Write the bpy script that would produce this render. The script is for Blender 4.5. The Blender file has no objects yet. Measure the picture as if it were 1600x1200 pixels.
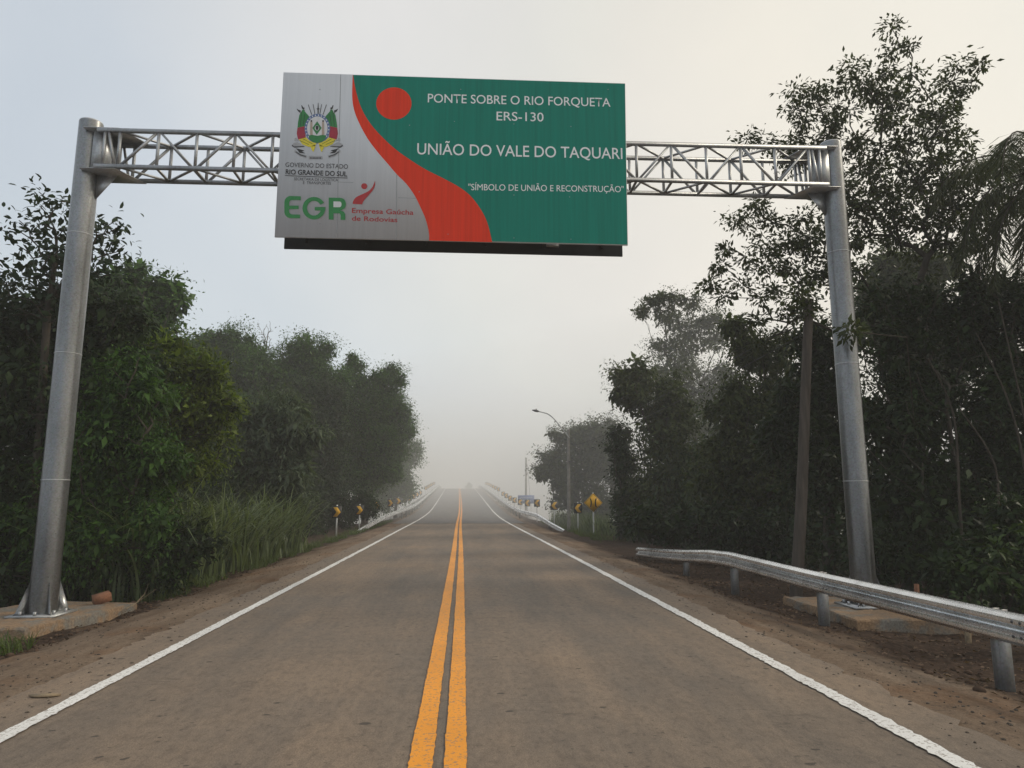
import bpy, math, random
import numpy as np
from mathutils import Vector
from mathutils.geometry import tessellate_polygon

random.seed(7)
RNG = np.random.default_rng(11)
SC = bpy.context.scene
COL = SC.collection
R = math.radians

# ------------------------------------------------------------------ camera
F_PX, EYE = 1110.0, 1.75
PITCH = math.atan(178 / F_PX)
YAW = math.atan(76 / F_PX * math.cos(PITCH))
cam_d = bpy.data.cameras.new('camera')
cam = bpy.data.objects.new('camera', cam_d)
COL.objects.link(cam)
cam_d.sensor_width = 36.0
cam_d.lens = F_PX / 1600 * 36.0
cam_d.clip_start, cam_d.clip_end = 0.05, 3000
cam.location = (0, 0, EYE)
cam.rotation_euler = (math.pi / 2 + PITCH, 0, -YAW)
SC.camera = cam

# ------------------------------------------------------------------ sky, sun, exposure
SUN_EL, SUN_AZ = R(34), R(82)          # azimuth measured from the road direction towards the right
SUN_DIR = Vector((math.sin(SUN_AZ) * math.cos(SUN_EL), math.cos(SUN_AZ) * math.cos(SUN_EL), math.sin(SUN_EL)))
world = bpy.data.worlds.new('World')
SC.world = world
world.use_nodes = True
wn, wl = world.node_tree.nodes, world.node_tree.links
wn.clear()


def N(nt, kind, **kw):
    n = nt.nodes.new(kind)
    for k, v in kw.items():
        setattr(n, k, v)
    return n


def ramp(nt, fac, stops, interp='LINEAR'):
    r = nt.nodes.new('ShaderNodeValToRGB')
    r.color_ramp.interpolation = interp
    el = r.color_ramp.elements
    while len(el) < len(stops):
        el.new(0.5)
    for e, (p, c) in zip(el, stops):
        e.position = p
        e.color = (*c, 1) if len(c) == 3 else c
    if fac is not None:
        nt.links.new(fac, r.inputs['Fac'])
    return r.outputs['Color']


def math_node(nt, op, a, b=None, c=None, clamp=False):
    m = nt.nodes.new('ShaderNodeMath')
    m.operation = op
    m.use_clamp = clamp
    for i, v in enumerate((a, b, c)):
        if v is None:
            continue
        if isinstance(v, (int, float)):
            m.inputs[i].default_value = v
        else:
            nt.links.new(v, m.inputs[i])
    return m.outputs[0]


def mix(nt, fac, a, b, mode='MIX'):
    m = nt.nodes.new('ShaderNodeMix')
    m.data_type = 'RGBA'
    m.blend_type = mode
    for s, v in ((0, fac), (6, a), (7, b)):
        if isinstance(v, (int, float)):
            m.inputs[s].default_value = v
        elif isinstance(v, tuple):
            m.inputs[s].default_value = (*v, 1) if len(v) == 3 else v
        else:
            nt.links.new(v, m.inputs[s])
    return m.outputs[2]


W = world.node_tree
sky = N(W, 'ShaderNodeTexSky', sky_type='NISHITA', sun_disc=False, sun_elevation=SUN_EL, sun_rotation=SUN_AZ,
        air_density=1.0, dust_density=6.0, ozone_density=1.0)
hs = N(W, 'ShaderNodeHueSaturation')
hs.inputs['Saturation'].default_value = 0.45
W.links.new(sky.outputs[0], hs.inputs['Color'])
tc = N(W, 'ShaderNodeTexCoord')
dp = N(W, 'ShaderNodeVectorMath', operation='DOT_PRODUCT')
W.links.new(tc.outputs['Generated'], dp.inputs[0])
dp.inputs[1].default_value = SUN_DIR
# fog-veiled morning cloud: cool grey away from the sun, warm cream round it
veil = ramp(W, math_node(W, 'MULTIPLY_ADD', dp.outputs['Value'], 0.5, 0.5),
            [(0.0, (0.28, 0.32, 0.37)), (0.40, (0.405, 0.45, 0.495)), (0.52, (0.44, 0.478, 0.512)), (0.64, (0.555, 0.55, 0.528)),
             (0.74, (0.575, 0.557, 0.520)), (0.84, (0.64, 0.607, 0.535)), (0.91, (0.70, 0.66, 0.575)), (1.0, (0.78, 0.73, 0.62))])
nz = N(W, 'ShaderNodeTexNoise')
nz.inputs['Scale'].default_value = 2.2
nz.inputs['Detail'].default_value = 5
W.links.new(tc.outputs['Generated'], nz.inputs['Vector'])
veil = mix(W, 1.0, veil, ramp(W, nz.outputs['Fac'], [(0.3, (0.90, 0.915, 0.93)), (0.7, (1.07, 1.055, 1.04))]), 'MULTIPLY')
up_ = N(W, 'ShaderNodeSeparateXYZ')
W.links.new(tc.outputs['Generated'], up_.inputs[0])
veil = mix(W, 1.0, veil, ramp(W, up_.outputs['Z'], [(0.0, (1.12, 1.12, 1.10)), (0.28, (1.0, 1.0, 1.0)), (0.62, (0.92, 0.93, 0.945))]), 'MULTIPLY')   # thicker air low down
bg1, bg2, add, out = N(W, 'ShaderNodeBackground'), N(W, 'ShaderNodeBackground'), N(W, 'ShaderNodeAddShader'), N(W, 'ShaderNodeOutputWorld')
lim = N(W, 'ShaderNodeVectorMath', operation='MINIMUM')      # the fog flattens the glare round the hidden sun
W.links.new(hs.outputs[0], lim.inputs[0])
lim.inputs[1].default_value = (2.9, 2.8, 2.6)
W.links.new(lim.outputs[0], bg1.inputs['Color'])
bg1.inputs['Strength'].default_value = 0.05
W.links.new(veil, bg2.inputs['Color'])
bg2.inputs['Strength'].default_value = 1.22
W.links.new(bg1.outputs[0], add.inputs[0])
W.links.new(bg2.outputs[0], add.inputs[1])
W.links.new(add.outputs[0], out.inputs['Surface'])

sun_d = bpy.data.lights.new('sun', 'SUN')
sun_d.energy, sun_d.angle, sun_d.color = 1.5, R(12), (1.0, 0.90, 0.74)
sun = bpy.data.objects.new('sun', sun_d)
COL.objects.link(sun)
sun.rotation_euler = SUN_DIR.to_track_quat('Z', 'Y').to_euler()
sun.location = (30, 20, 40)

SC.view_settings.view_transform = 'Standard'
SC.view_settings.look = 'None'
SC.view_settings.exposure = 0.0
SC.view_settings.gamma = 1.0
SC.view_settings.use_curve_mapping = False
SC.render.engine = 'CYCLES'
SC.cycles.use_denoising = True
SC.cycles.max_bounces = 10
SC.cycles.diffuse_bounces = 3
SC.cycles.glossy_bounces = 2
SC.cycles.transmission_bounces = 3
SC.cycles.transparent_max_bounces = 8
SC.cycles.volume_bounces = 8

# ------------------------------------------------------------------ measuring: a photo pixel at a known distance -> point of the place
cp, sp_, cy, sy = math.cos(PITCH), math.sin(PITCH), math.cos(YAW), math.sin(YAW)
CF = np.array([sy * cp, cy * cp, sp_])
CR = np.array([cy, -sy, 0.0])
CU = np.cross(CR, CF)


def at(px, py, Y):
    r = (px - 800) * CR - (py - 600) * CU + F_PX * CF
    return np.array([0, 0, EYE]) + r * (Y / r[1])


# ------------------------------------------------------------------ object helpers
def tag(o, label, cat, group=None, kind=None):
    if label:
        o['label'] = label
    if cat:
        o['category'] = cat
    if group:
        o['group'] = group
    if kind:
        o['kind'] = kind
    return o


def link(name, me, mat=None, parent=None, smooth=False):
    o = bpy.data.objects.new(name, me)
    COL.objects.link(o)
    if mat is not None:
        for m in (mat if isinstance(mat, (list, tuple)) else [mat]):
            me.materials.append(m)
    if parent is not None:
        o.parent = parent
        o.matrix_parent_inverse.identity()
        # geometry is written in world space; parents sit at their own location
        loc = Vector((0, 0, 0))
        p = parent
        while p is not None:
            loc += p.location
            p = p.parent
        o.location = -loc
    if smooth:
        me.polygons.foreach_set('use_smooth', np.ones(len(me.polygons), dtype=bool))
    return o


def empty(name, loc, label=None, cat=None, group=None):
    o = bpy.data.objects.new(name, None)
    o.empty_display_size = 0.3
    COL.objects.link(o)
    o.location = loc
    return tag(o, label, cat, group)


def np_mesh(name, verts, loops, counts):
    """verts (n,3); loops flat vertex indices; counts loop totals per face"""
    me = bpy.data.meshes.new(name)
    verts = np.asarray(verts, dtype=np.float32)
    loops = np.asarray(loops, dtype=np.int32).ravel()
    counts = np.asarray(counts, dtype=np.int32)
    me.vertices.add(len(verts))
    me.vertices.foreach_set('co', verts.ravel())
    me.loops.add(len(loops))
    me.loops.foreach_set('vertex_index', loops)
    me.polygons.add(len(counts))
    starts = np.concatenate([[0], np.cumsum(counts)[:-1]]).astype(np.int32)
    me.polygons.foreach_set('loop_start', starts)
    me.polygons.foreach_set('loop_total', counts)
    me.update(calc_edges=True)
    return me


class MB:
    """collects shapes that become ONE mesh"""

    def __init__(self):
        self.v, self.f, self.m = [], [], []
        self.mi = 0

    def add(self, verts, faces):
        b = len(self.v)
        self.v += [tuple(map(float, p)) for p in verts]
        self.f += [tuple(b + i for i in f) for f in faces]
        self.m += [self.mi] * len(faces)
        return self

    def box(self, x0, x1, y0, y1, z0, z1):
        v = [(x, y, z) for z in (z0, z1) for y in (y0, y1) for x in (x0, x1)]
        return self.add(v, [(0, 2, 3, 1), (4, 5, 7, 6), (0, 1, 5, 4), (2, 6, 7, 3), (0, 4, 6, 2), (1, 3, 7, 5)])

    def bar(self, p, q, w, h, up=(0, 0, 1)):
        p, q, up = np.array(p, float), np.array(q, float), np.array(up, float)
        d = q - p
        d /= np.linalg.norm(d)
        s = np.cross(d, up)
        if np.linalg.norm(s) < 1e-6:
            s = np.cross(d, (1, 0, 0))
        s /= np.linalg.norm(s)
        u = np.cross(s, d)
        v = []
        for c in (p, q):
            for a, b in ((-1, -1), (1, -1), (1, 1), (-1, 1)):
                v.append(c + s * a * w / 2 + u * b * h / 2)
        return self.add(v, [(0, 1, 2, 3), (7, 6, 5, 4), (0, 4, 5, 1), (1, 5, 6, 2), (2, 6, 7, 3), (3, 7, 4, 0)])

    def tube(self, pts, rad, n=10, cap=True):
        pts = [np.array(p, float) for p in pts]
        if not hasattr(rad, '__len__'):
            rad = [rad] * len(pts)
        v, fs = [], []
        ref = np.array([0.0, 1.0, 0.0])
        for i, (p, r) in enumerate(zip(pts, rad)):
            d = pts[min(i + 1, len(pts) - 1)] - pts[max(i - 1, 0)]
            d /= max(np.linalg.norm(d), 1e-9)
            if abs(d @ ref) > 0.95:
                ref = np.array([1.0, 0.0, 0.0])
            s = np.cross(d, ref)
            s /= np.linalg.norm(s)
            u = np.cross(s, d)
            ref = -np.cross(s, d) if False else ref
            for k in range(n):
                a = 2 * math.pi * k / n
                v.append(p + r * (math.cos(a) * s + math.sin(a) * u))
        for i in range(len(pts) - 1):
            for k in range(n):
                a, b = i * n + k, i * n + (k + 1) % n
                fs.append((a, b, b + n, a + n))
        if cap:
            fs.append(tuple(range(n))[::-1])
            fs.append(tuple((len(pts) - 1) * n + k for k in range(n)))
        return self.add(v, fs)

    def prism(self, poly, to3, t0, t1):
        """closed polygon (2-D), to3(u, v, t) -> point; from t0 to t1"""
        n = len(poly)
        tri = tessellate_polygon([[Vector((a, b, 0)) for a, b in poly]])
        v = [to3(a, b, t0) for a, b in poly] + [to3(a, b, t1) for a, b in poly]
        fs = [tuple(t) for t in tri] + [tuple(n + i for i in reversed(t)) for t in tri]
        fs += [(i, (i + 1) % n, n + (i + 1) % n, n + i) for i in range(n)]
        return self.add(v, fs)

    def ellipsoid(self, c, r, nu=12, nv=8):
        v = [(c[0], c[1], c[2] - r[2])]
        for j in range(1, nv):
            b = -math.pi / 2 + math.pi * j / nv
            for i in range(nu):
                a = 2 * math.pi * i / nu
                v.append((c[0] + r[0] * math.cos(b) * math.cos(a), c[1] + r[1] * math.cos(b) * math.sin(a), c[2] + r[2] * math.sin(b)))
        v.append((c[0], c[1], c[2] + r[2]))
        fs = [(0, 1 + (i + 1) % nu, 1 + i) for i in range(nu)]
        for j in range(nv - 2):
            for i in range(nu):
                a, b = 1 + j * nu + i, 1 + j * nu + (i + 1) % nu
                fs.append((a, b, b + nu, a + nu))
        t = len(v) - 1
        o = 1 + (nv - 2) * nu
        fs += [(t, o + i, o + (i + 1) % nu) for i in range(nu)]
        return self.add(v, fs)

    def build(self, name, mat, parent=None, smooth=False, recalc=True):
        cnt = [len(f) for f in self.f]
        me = np_mesh(name, np.array(self.v), np.concatenate([np.array(f) for f in self.f]), cnt)
        o = link(name, me, mat, parent)
        if isinstance(mat, (list, tuple)):
            me.polygons.foreach_set('material_index', np.array(self.m, dtype=np.int32))
        if recalc:
            import bmesh
            bm = bmesh.new()
            bm.from_mesh(me)
            bmesh.ops.recalc_face_normals(bm, faces=bm.faces)
            bm.to_mesh(me)
            bm.free()
        if smooth:
            me.polygons.foreach_set('use_smooth', np.ones(len(me.polygons), dtype=bool))
            try:
                me.set_sharp_from_angle(angle=R(28))
            except Exception:
                pass
        return o


# ------------------------------------------------------------------ materials
def new_mat(name):
    m = bpy.data.materials.new(name)
    m.use_nodes = True
    nt = m.node_tree
    nt.nodes.clear()
    o = nt.nodes.new('ShaderNodeOutputMaterial')
    b = nt.nodes.new('ShaderNodeBsdfPrincipled')
    nt.links.new(b.outputs[0], o.inputs['Surface'])
    return m, nt, b, o


def noise(nt, scale, detail=4, rough=0.55, vec=None, stretch=None):
    n = nt.nodes.new('ShaderNodeTexNoise')
    n.inputs['Scale'].default_value = scale
    n.inputs['Detail'].default_value = detail
    n.inputs['Roughness'].default_value = rough
    if vec is None:
        g = nt.nodes.new('ShaderNodeNewGeometry')
        vec = g.outputs['Position']
    if stretch:
        mp = nt.nodes.new('ShaderNodeMapping')
        mp.inputs['Scale'].default_value = stretch
        nt.links.new(vec, mp.inputs['Vector'])
        vec = mp.outputs[0]
    nt.links.new(vec, n.inputs['Vector'])
    return n.outputs['Fac']


def bump(nt, b, h, strength, dist):
    n = nt.nodes.new('ShaderNodeBump')
    n.inputs['Strength'].default_value = strength
    n.inputs['Distance'].default_value = dist
    nt.links.new(h, n.inputs['Height'])
    nt.links.new(n.outputs[0], b.inputs['Normal'])


def plain(name, col, rough=0.6, metal=0.0, var=0.12, scale=6.0, stretch=None, spec=0.5):
    m, nt, b, o = new_mat(name)
    c = noise(nt, scale, 5, 0.6, stretch=stretch)
    lo = tuple(max(0, x * (1 - var)) for x in col)
    hi = tuple(x * (1 + var) for x in col)
    nt.links.new(ramp(nt, c, [(0.3, lo), (0.7, hi)]), b.inputs['Base Color'])
    b.inputs['Roughness'].default_value = rough
    b.inputs['Metallic'].default_value = metal
    b.inputs['Specular IOR Level'].default_value = spec
    return m


def steel(name, base, rough=0.42, metal=0.75):
    m, nt, b, o = new_mat(name)
    big = noise(nt, 1.6, 6, 0.65, stretch=(1, 1, 0.35))
    fine = noise(nt, 28, 3, 0.6)
    vo = nt.nodes.new('ShaderNodeTexVoronoi')
    vo.inputs['Scale'].default_value = 45
    g = nt.nodes.new('ShaderNodeNewGeometry')
    nt.links.new(g.outputs['Position'], vo.inputs['Vector'])
    c = ramp(nt, big, [(0.3, tuple(x * 0.62 for x in base)), (0.55, base), (0.75, tuple(min(1, x * 1.2) for x in base))])
    c = mix(nt, 0.25, c, vo.outputs['Color'], 'SOFT_LIGHT')
    bw = nt.nodes.new('ShaderNodeHueSaturation')
    bw.inputs['Saturation'].default_value = 0.25
    nt.links.new(c, bw.inputs['Color'])
    nt.links.new(bw.outputs[0], b.inputs['Base Color'])
    b.inputs['Metallic'].default_value = metal
    nt.links.new(math_node(nt, 'MULTIPLY_ADD', fine, 0.25, rough - 0.1), b.inputs['Roughness'])
    bump(nt, b, fine, 0.06, 0.01)
    return m


def leaf(name, dark, light, trans=0.3, gloss=0.5, scale=0.9):
    m, nt, b, o = new_mat(name)
    g = nt.nodes.new('ShaderNodeNewGeometry')
    big = noise(nt, scale, 3, 0.6)
    f = math_node(nt, 'ADD', math_node(nt, 'MULTIPLY', g.outputs['Random Per Island'], 0.62), math_node(nt, 'MULTIPLY', big, 0.5))
    c = ramp(nt, f, [(0.2, dark), (0.8, light)])
    nt.links.new(c, b.inputs['Base Color'])
    b.inputs['Roughness'].default_value = gloss
    b.inputs['Specular IOR Level'].default_value = 0.18
    t = nt.nodes.new('ShaderNodeBsdfTranslucent')
    nt.links.new(mix(nt, 1.0, c, (1.6, 1.7, 0.7), 'MULTIPLY'), t.inputs['Color'])
    ms = nt.nodes.new('ShaderNodeMixShader')
    ms.inputs[0].default_value = trans
    nt.links.new(b.outputs[0], ms.inputs[1])
    nt.links.new(t.outputs[0], ms.inputs[2])
    nt.links.new(ms.outputs[0], o.inputs['Surface'])
    return m


M = {}
M['steel'] = steel('galvanised steel', (0.40, 0.435, 0.465), 0.42, 0.72)
M['post_steel'] = steel('dull post steel', (0.20, 0.21, 0.22), 0.5, 0.6)
M['rail'] = steel('guardrail steel', (0.80, 0.84, 0.87), 0.24, 0.90)
M['pole_steel'] = steel('pole steel', (0.205, 0.222, 0.235), 0.30, 0.92)
M['bark'] = plain('bark', (0.060, 0.050, 0.040), 0.9, var=0.4, scale=9, stretch=(1, 1, 0.25), spec=0.2)
M['pale_bark'] = plain('pale bark', (0.10, 0.085, 0.07), 0.9, var=0.4, scale=9, stretch=(1, 1, 0.25), spec=0.2)
M['pole_wood'] = plain('weathered pole wood', (0.080, 0.067, 0.057), 0.85, var=0.35, scale=14, stretch=(1, 1, 0.08), spec=0.2)
M['sign_white'] = plain('sign white sheeting', (0.66, 0.67, 0.69), 0.45, var=0.05, scale=5, stretch=(4, 1, 0.15), spec=0.2)
M['sign_green'] = plain('sign green sheeting', (0.0, 0.200, 0.145), 0.42, var=0.14, scale=5, stretch=(5, 1, 0.12), spec=0.2)
M['sign_red'] = plain('sign red sheeting', (0.74, 0.040, 0.010), 0.42, var=0.10, scale=5, stretch=(5, 1, 0.12), spec=0.2)
M['letter_white'] = plain('reflective white lettering', (0.80, 0.82, 0.83), 0.4, var=0.03)
M['black'] = plain('black vinyl', (0.012, 0.013, 0.016), 0.5, var=0.1)
M['egr_green'] = plain('logo green vinyl', (0.02, 0.22, 0.055), 0.5, var=0.06)
M['dark_red'] = plain('logo red vinyl', (0.40, 0.018, 0.022), 0.5, var=0.06)
M['seam'] = plain('panel seam', (0.30, 0.31, 0.33), 0.6)
M['board_back'] = plain('dark board back', (0.018, 0.021, 0.024), 0.7, var=0.2)  # shade between the two boards is put into this near-black colour
M['emb_green'] = plain('emblem green', (0.02, 0.20, 0.05), 0.5)
M['emb_red'] = plain('emblem red', (0.34, 0.015, 0.04), 0.5)
M['emb_yellow'] = plain('emblem yellow', (0.70, 0.60, 0.03), 0.5)
M['emb_blue'] = plain('emblem blue', (0.10, 0.16, 0.34), 0.5)
M['emb_tan'] = plain('emblem tan', (0.42, 0.34, 0.28), 0.5)
M['emb_grey'] = plain('emblem grey', (0.34, 0.35, 0.37), 0.5)
M['yellow_sign'] = plain('yellow sign sheeting', (0.82, 0.44, 0.012), 0.45, var=0.08)
M['blue_sign'] = plain('blue sign sheeting', (0.07, 0.13, 0.36), 0.45, var=0.08)
M['pale_blue'] = plain('pale lettering on blue', (0.45, 0.50, 0.62), 0.45)
M['post_white'] = plain('white painted post', (0.62, 0.63, 0.62), 0.5, var=0.1)
M['concrete'] = plain('grey concrete', (0.26, 0.245, 0.22), 0.9, var=0.25, scale=3, spec=0.2)
M['lamp_dark'] = plain('dark lamp metal', (0.05, 0.05, 0.055), 0.5)
M['wire'] = plain('wire', (0.03, 0.03, 0.03), 0.6)
M['stick'] = plain('dry stick', (0.25, 0.19, 0.12), 0.9, var=0.3, scale=20)
M['brick'] = plain('reddish brick lump', (0.24, 0.11, 0.06), 0.9, var=0.3, scale=20)

# concrete pad crusted with orange soil
m, nt, b, o = new_mat('soil stained concrete')
n1 = noise(nt, 2.2, 6, 0.65)
n2 = noise(nt, 30, 4, 0.6)
c = ramp(nt, n1, [(0.40, (0.19, 0.18, 0.16)), (0.52, (0.27, 0.185, 0.115)), (0.70, (0.34, 0.22, 0.125))])
c = mix(nt, 1.0, c, ramp(nt, n2, [(0.35, (0.65, 0.62, 0.6)), (0.65, (1.1, 1.1, 1.1))]), 'MULTIPLY')
nt.links.new(c, b.inputs['Base Color'])
b.inputs['Roughness'].default_value = 0.95
bump(nt, b, n2, 0.5, 0.02)
M['pad'] = m


def road_mat(name, dusty, grey, k):
    m, nt, b, o = new_mat(name)
    tracks = noise(nt, 1.0, 5, 0.6, stretch=(0.9, 0.10, 1))
    cloud = noise(nt, 0.35, 6, 0.6)
    grain = noise(nt, 90, 3, 0.7)
    streak = noise(nt, 3.0, 5, 0.65, stretch=(1.0, 0.16, 1))
    cross = noise(nt, 1.3, 5, 0.65, stretch=(0.12, 1.6, 1))
    f = math_node(nt, 'ADD', math_node(nt, 'MULTIPLY', tracks, 0.6), math_node(nt, 'MULTIPLY', cloud, 0.4))
    c = ramp(nt, f, [(0.36, grey), (0.52, tuple((a + d) / 2 for a, d in zip(dusty, grey))), (0.66, dusty)])
    c = mix(nt, 0.55, c, ramp(nt, streak, [(0.30, (0.72, 0.72, 0.74)), (0.70, (1.18, 1.15, 1.12))]), 'MULTIPLY')
    c = mix(nt, 0.28, c, ramp(nt, cross, [(0.30, (0.76, 0.76, 0.77)), (0.68, (1.14, 1.12, 1.10))]), 'MULTIPLY')
    c = mix(nt, 0.9, c, ramp(nt, grain, [(0.30, (0.50, 0.50, 0.51)), (0.55, (1.0, 1.0, 1.0)), (0.75, (1.36, 1.33, 1.28))]), 'MULTIPLY')
    scuff = noise(nt, 14, 4, 0.75, stretch=(1.0, 0.45, 1))
    c = mix(nt, 0.6, c, ramp(nt, scuff, [(0.33, (0.58, 0.57, 0.57)), (0.50, (1.0, 1.0, 1.0)), (0.68, (1.26, 1.24, 1.20))]), 'MULTIPLY')
    mid_ = noise(nt, 33, 3, 0.8, stretch=(1.0, 0.6, 1))
    c = mix(nt, 0.45, c, ramp(nt, mid_, [(0.34, (0.60, 0.59, 0.58)), (0.46, (1.0, 1.0, 1.0)), (0.66, (1.18, 1.17, 1.14))]), 'MULTIPLY')
    # fine cracks and drag marks: thin level lines of stretched noise
    for sc_, st_, wd_, amt_ in ((0.55, (0.22, 1.0, 1), 0.0035, 0.45), (0.8, (1.0, 0.3, 1), 0.0035, 0.35), (1.7, (0.9, 0.7, 1), 0.004, 0.30)):
        nn = noise(nt, sc_, 5, 0.55, stretch=st_)
        band = math_node(nt, 'ABSOLUTE', math_node(nt, 'SUBTRACT', nn, 0.5))
        ln_ = ramp(nt, band, [(0.0, (1, 1, 1)), (wd_, (0, 0, 0))])
        gate = ramp(nt, noise(nt, 0.9, 3, 0.6), [(0.48, (0, 0, 0)), (0.60, (1, 1, 1))])
        c = mix(nt, math_node(nt, 'MULTIPLY', math_node(nt, 'MULTIPLY', ln_, gate), amt_), c, (0.05, 0.04, 0.032))
    # oil spots and pits
    g = nt.nodes.new('ShaderNodeNewGeometry')
    for sc, lo, hi, st, dark in ((1.9, 0.045, 0.065, (1.0, 1.3, 1), 0.25), (4.6, 0.075, 0.11, (1, 1.4, 1), 0.25), (14.0, 0.10, 0.16, (1, 1.3, 1), 0.5)):
        mp = nt.nodes.new('ShaderNodeMapping')
        mp.inputs['Scale'].default_value = st
        nt.links.new(g.outputs['Position'], mp.inputs['Vector'])
        wob = nt.nodes.new('ShaderNodeTexNoise')
        wob.inputs['Scale'].default_value = 9
        nt.links.new(mp.outputs[0], wob.inputs['Vector'])
        ad = nt.nodes.new('ShaderNodeVectorMath')
        ad.operation = 'MULTIPLY_ADD'
        nt.links.new(wob.outputs['Color'], ad.inputs[0])
        ad.inputs[1].default_value = (0.09, 0.09, 0.0)
        nt.links.new(mp.outputs[0], ad.inputs[2])
        vo = nt.nodes.new('ShaderNodeTexVoronoi')
        vo.inputs['Scale'].default_value = sc
        vo.inputs['Randomness'].default_value = 1.0
        nt.links.new(ad.outputs[0], vo.inputs['Vector'])
        # only some cells carry a spot
        sep = nt.nodes.new('ShaderNodeSeparateColor')
        nt.links.new(vo.outputs['Color'], sep.inputs[0])
        pick = math_node(nt, 'GREATER_THAN', sep.outputs[0], 0.62)
        size = math_node(nt, 'MULTIPLY', sep.outputs[1], 1.6)
        d = math_node(nt, 'DIVIDE', vo.outputs['Distance'], math_node(nt, 'ADD', size, 0.35))
        s = ramp(nt, d, [(lo, (1, 1, 1)), (hi, (0, 0, 0))])
        fac = math_node(nt, 'MULTIPLY', math_node(nt, 'MULTIPLY', s, pick), 1 - dark)
        c = mix(nt, fac, c, (0.03, 0.025, 0.022))
    nt.links.new(c, b.inputs['Base Color'])
    nt.links.new(math_node(nt, 'MULTIPLY_ADD', cloud, 0.25, 0.62), b.inputs['Roughness'])
    b.inputs['Specular IOR Level'].default_value = 0.35
    bump(nt, b, grain, 0.35, 0.008)
    return m


M['road'] = road_mat('dusty road', (0.275, 0.204, 0.144), (0.148, 0.125, 0.104), 1)
M['asphalt'] = road_mat('grey asphalt', (0.19, 0.175, 0.165), (0.13, 0.125, 0.125), 1)


def line_mat(name, col, worn):
    m, nt, b, o = new_mat(name)
    n1 = noise(nt, 34, 4, 0.7)
    n2 = noise(nt, 2.0, 5, 0.6, stretch=(1, 0.5, 1))
    c = ramp(nt, n2, [(0.3, tuple(x * 0.84 for x in col)), (0.7, col)])
    w = ramp(nt, n1, [(worn, (1, 1, 1)), (worn + 0.07, (0, 0, 0))])
    c = mix(nt, math_node(nt, 'MULTIPLY', w, 0.75), c, (0.20, 0.16, 0.125))
    nt.links.new(c, b.inputs['Base Color'])
    b.inputs['Roughness'].default_value = 0.6
    bump(nt, b, n1, 0.3, 0.004)
    return m


M['line_white'] = line_mat('white road paint', (0.80, 0.79, 0.77), 0.39)
M['line_yellow'] = line_mat('yellow road paint', (0.86, 0.325, 0.007), 0.38)

# ground: brown dirt shoulder, dark leafy soil away from the road
m, nt, b, o = new_mat('verge soil')
g = nt.nodes.new('ShaderNodeNewGeometry')
sx = nt.nodes.new('ShaderNodeSeparateXYZ')
nt.links.new(g.outputs['Position'], sx.inputs[0])
wob = noise(nt, 0.55, 6, 0.65)
xl = math_node(nt, 'MULTIPLY', sx.outputs['X'], -1.0)
xr = math_node(nt, 'ADD', sx.outputs['X'], 0.45)
xa = math_node(nt, 'MAXIMUM', xl, xr)
e = math_node(nt, 'ADD', xa, math_node(nt, 'MULTIPLY', math_node(nt, 'SUBTRACT', wob, 0.5), 2.4))
zone = ramp(nt, math_node(nt, 'MULTIPLY', e, 0.1), [(0.525, (0, 0, 0)), (0.575, (1, 1, 1))])
st = noise(nt, 1.5, 6, 0.65, stretch=(1.0, 0.22, 1))
gr = noise(nt, 55, 4, 0.7)
clods = noise(nt, 11, 5, 0.7)
dirt = ramp(nt, st, [(0.32, (0.115, 0.080, 0.056)), (0.50, (0.190, 0.138, 0.098)), (0.68, (0.255, 0.192, 0.140))])
red = ramp(nt, noise(nt, 0.7, 4, 0.6), [(0.52, (1, 1, 1)), (0.70, (0.92, 0.74, 0.60))])
dirt = mix(nt, 1.0, dirt, red, 'MULTIPLY')
soil = ramp(nt, clods, [(0.35, (0.022, 0.014, 0.009)), (0.55, (0.060, 0.037, 0.025)), (0.72, (0.12, 0.08, 0.055))])
c = mix(nt, zone, dirt, soil)
c = mix(nt, 0.9, c, ramp(nt, noise(nt, 17, 4, 0.8), [(0.34, (0.55, 0.54, 0.53)), (0.48, (1, 1, 1)), (0.68, (1.22, 1.2, 1.17))]), 'MULTIPLY')
c = mix(nt, 0.8, c, ramp(nt, gr, [(0.30, (0.55, 0.55, 0.55)), (0.55, (1, 1, 1)), (0.75, (1.3, 1.28, 1.25))]), 'MULTIPLY')
nt.links.new(c, b.inputs['Base Color'])
b.inputs['Roughness'].default_value = 0.95
b.inputs['Specular IOR Level'].default_value = 0.15
bump(nt, b, math_node(nt, 'ADD', gr, math_node(nt, 'MULTIPLY', clods, 1.5)), 0.6, 0.025)
M['ground'] = m

M['leaf_shrub'] = leaf('shaded shrub leaf', (0.010, 0.022, 0.007), (0.048, 0.078, 0.022), 0.22)
M['litter'] = leaf('dry leaf litter', (0.022, 0.014, 0.009), (0.17, 0.115, 0.08), 0.1, 0.8, 3)
M['leaf_near'] = leaf('dark glossy leaf', (0.005, 0.012, 0.004), (0.024, 0.046, 0.011), 0.18)
M['leaf_oval'] = leaf('dark oval leaf', (0.007, 0.016, 0.008), (0.024, 0.046, 0.018), 0.18)
M['leaf_sunlit'] = leaf('sunlit-toned leaf', (0.007, 0.018, 0.004), (0.120, 0.168, 0.016), 0.30, scale=1.9)  # yellow-green sun highlights are put into the leaf colour in clumps
M['leaf_mid'] = leaf('mid green leaf', (0.007, 0.024, 0.006), (0.060, 0.128, 0.022), 0.26)
M['leaf_grey'] = leaf('greyish leaf', (0.016, 0.028, 0.016), (0.088, 0.120, 0.070), 0.25)
M['leaf_olive'] = leaf('olive leaf', (0.012, 0.020, 0.007), (0.066, 0.086, 0.026), 0.25)
M['leaf_hero'] = leaf('back-lit dark leaf', (0.014, 0.021, 0.007), (0.050, 0.064, 0.020), 0.26)
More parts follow.
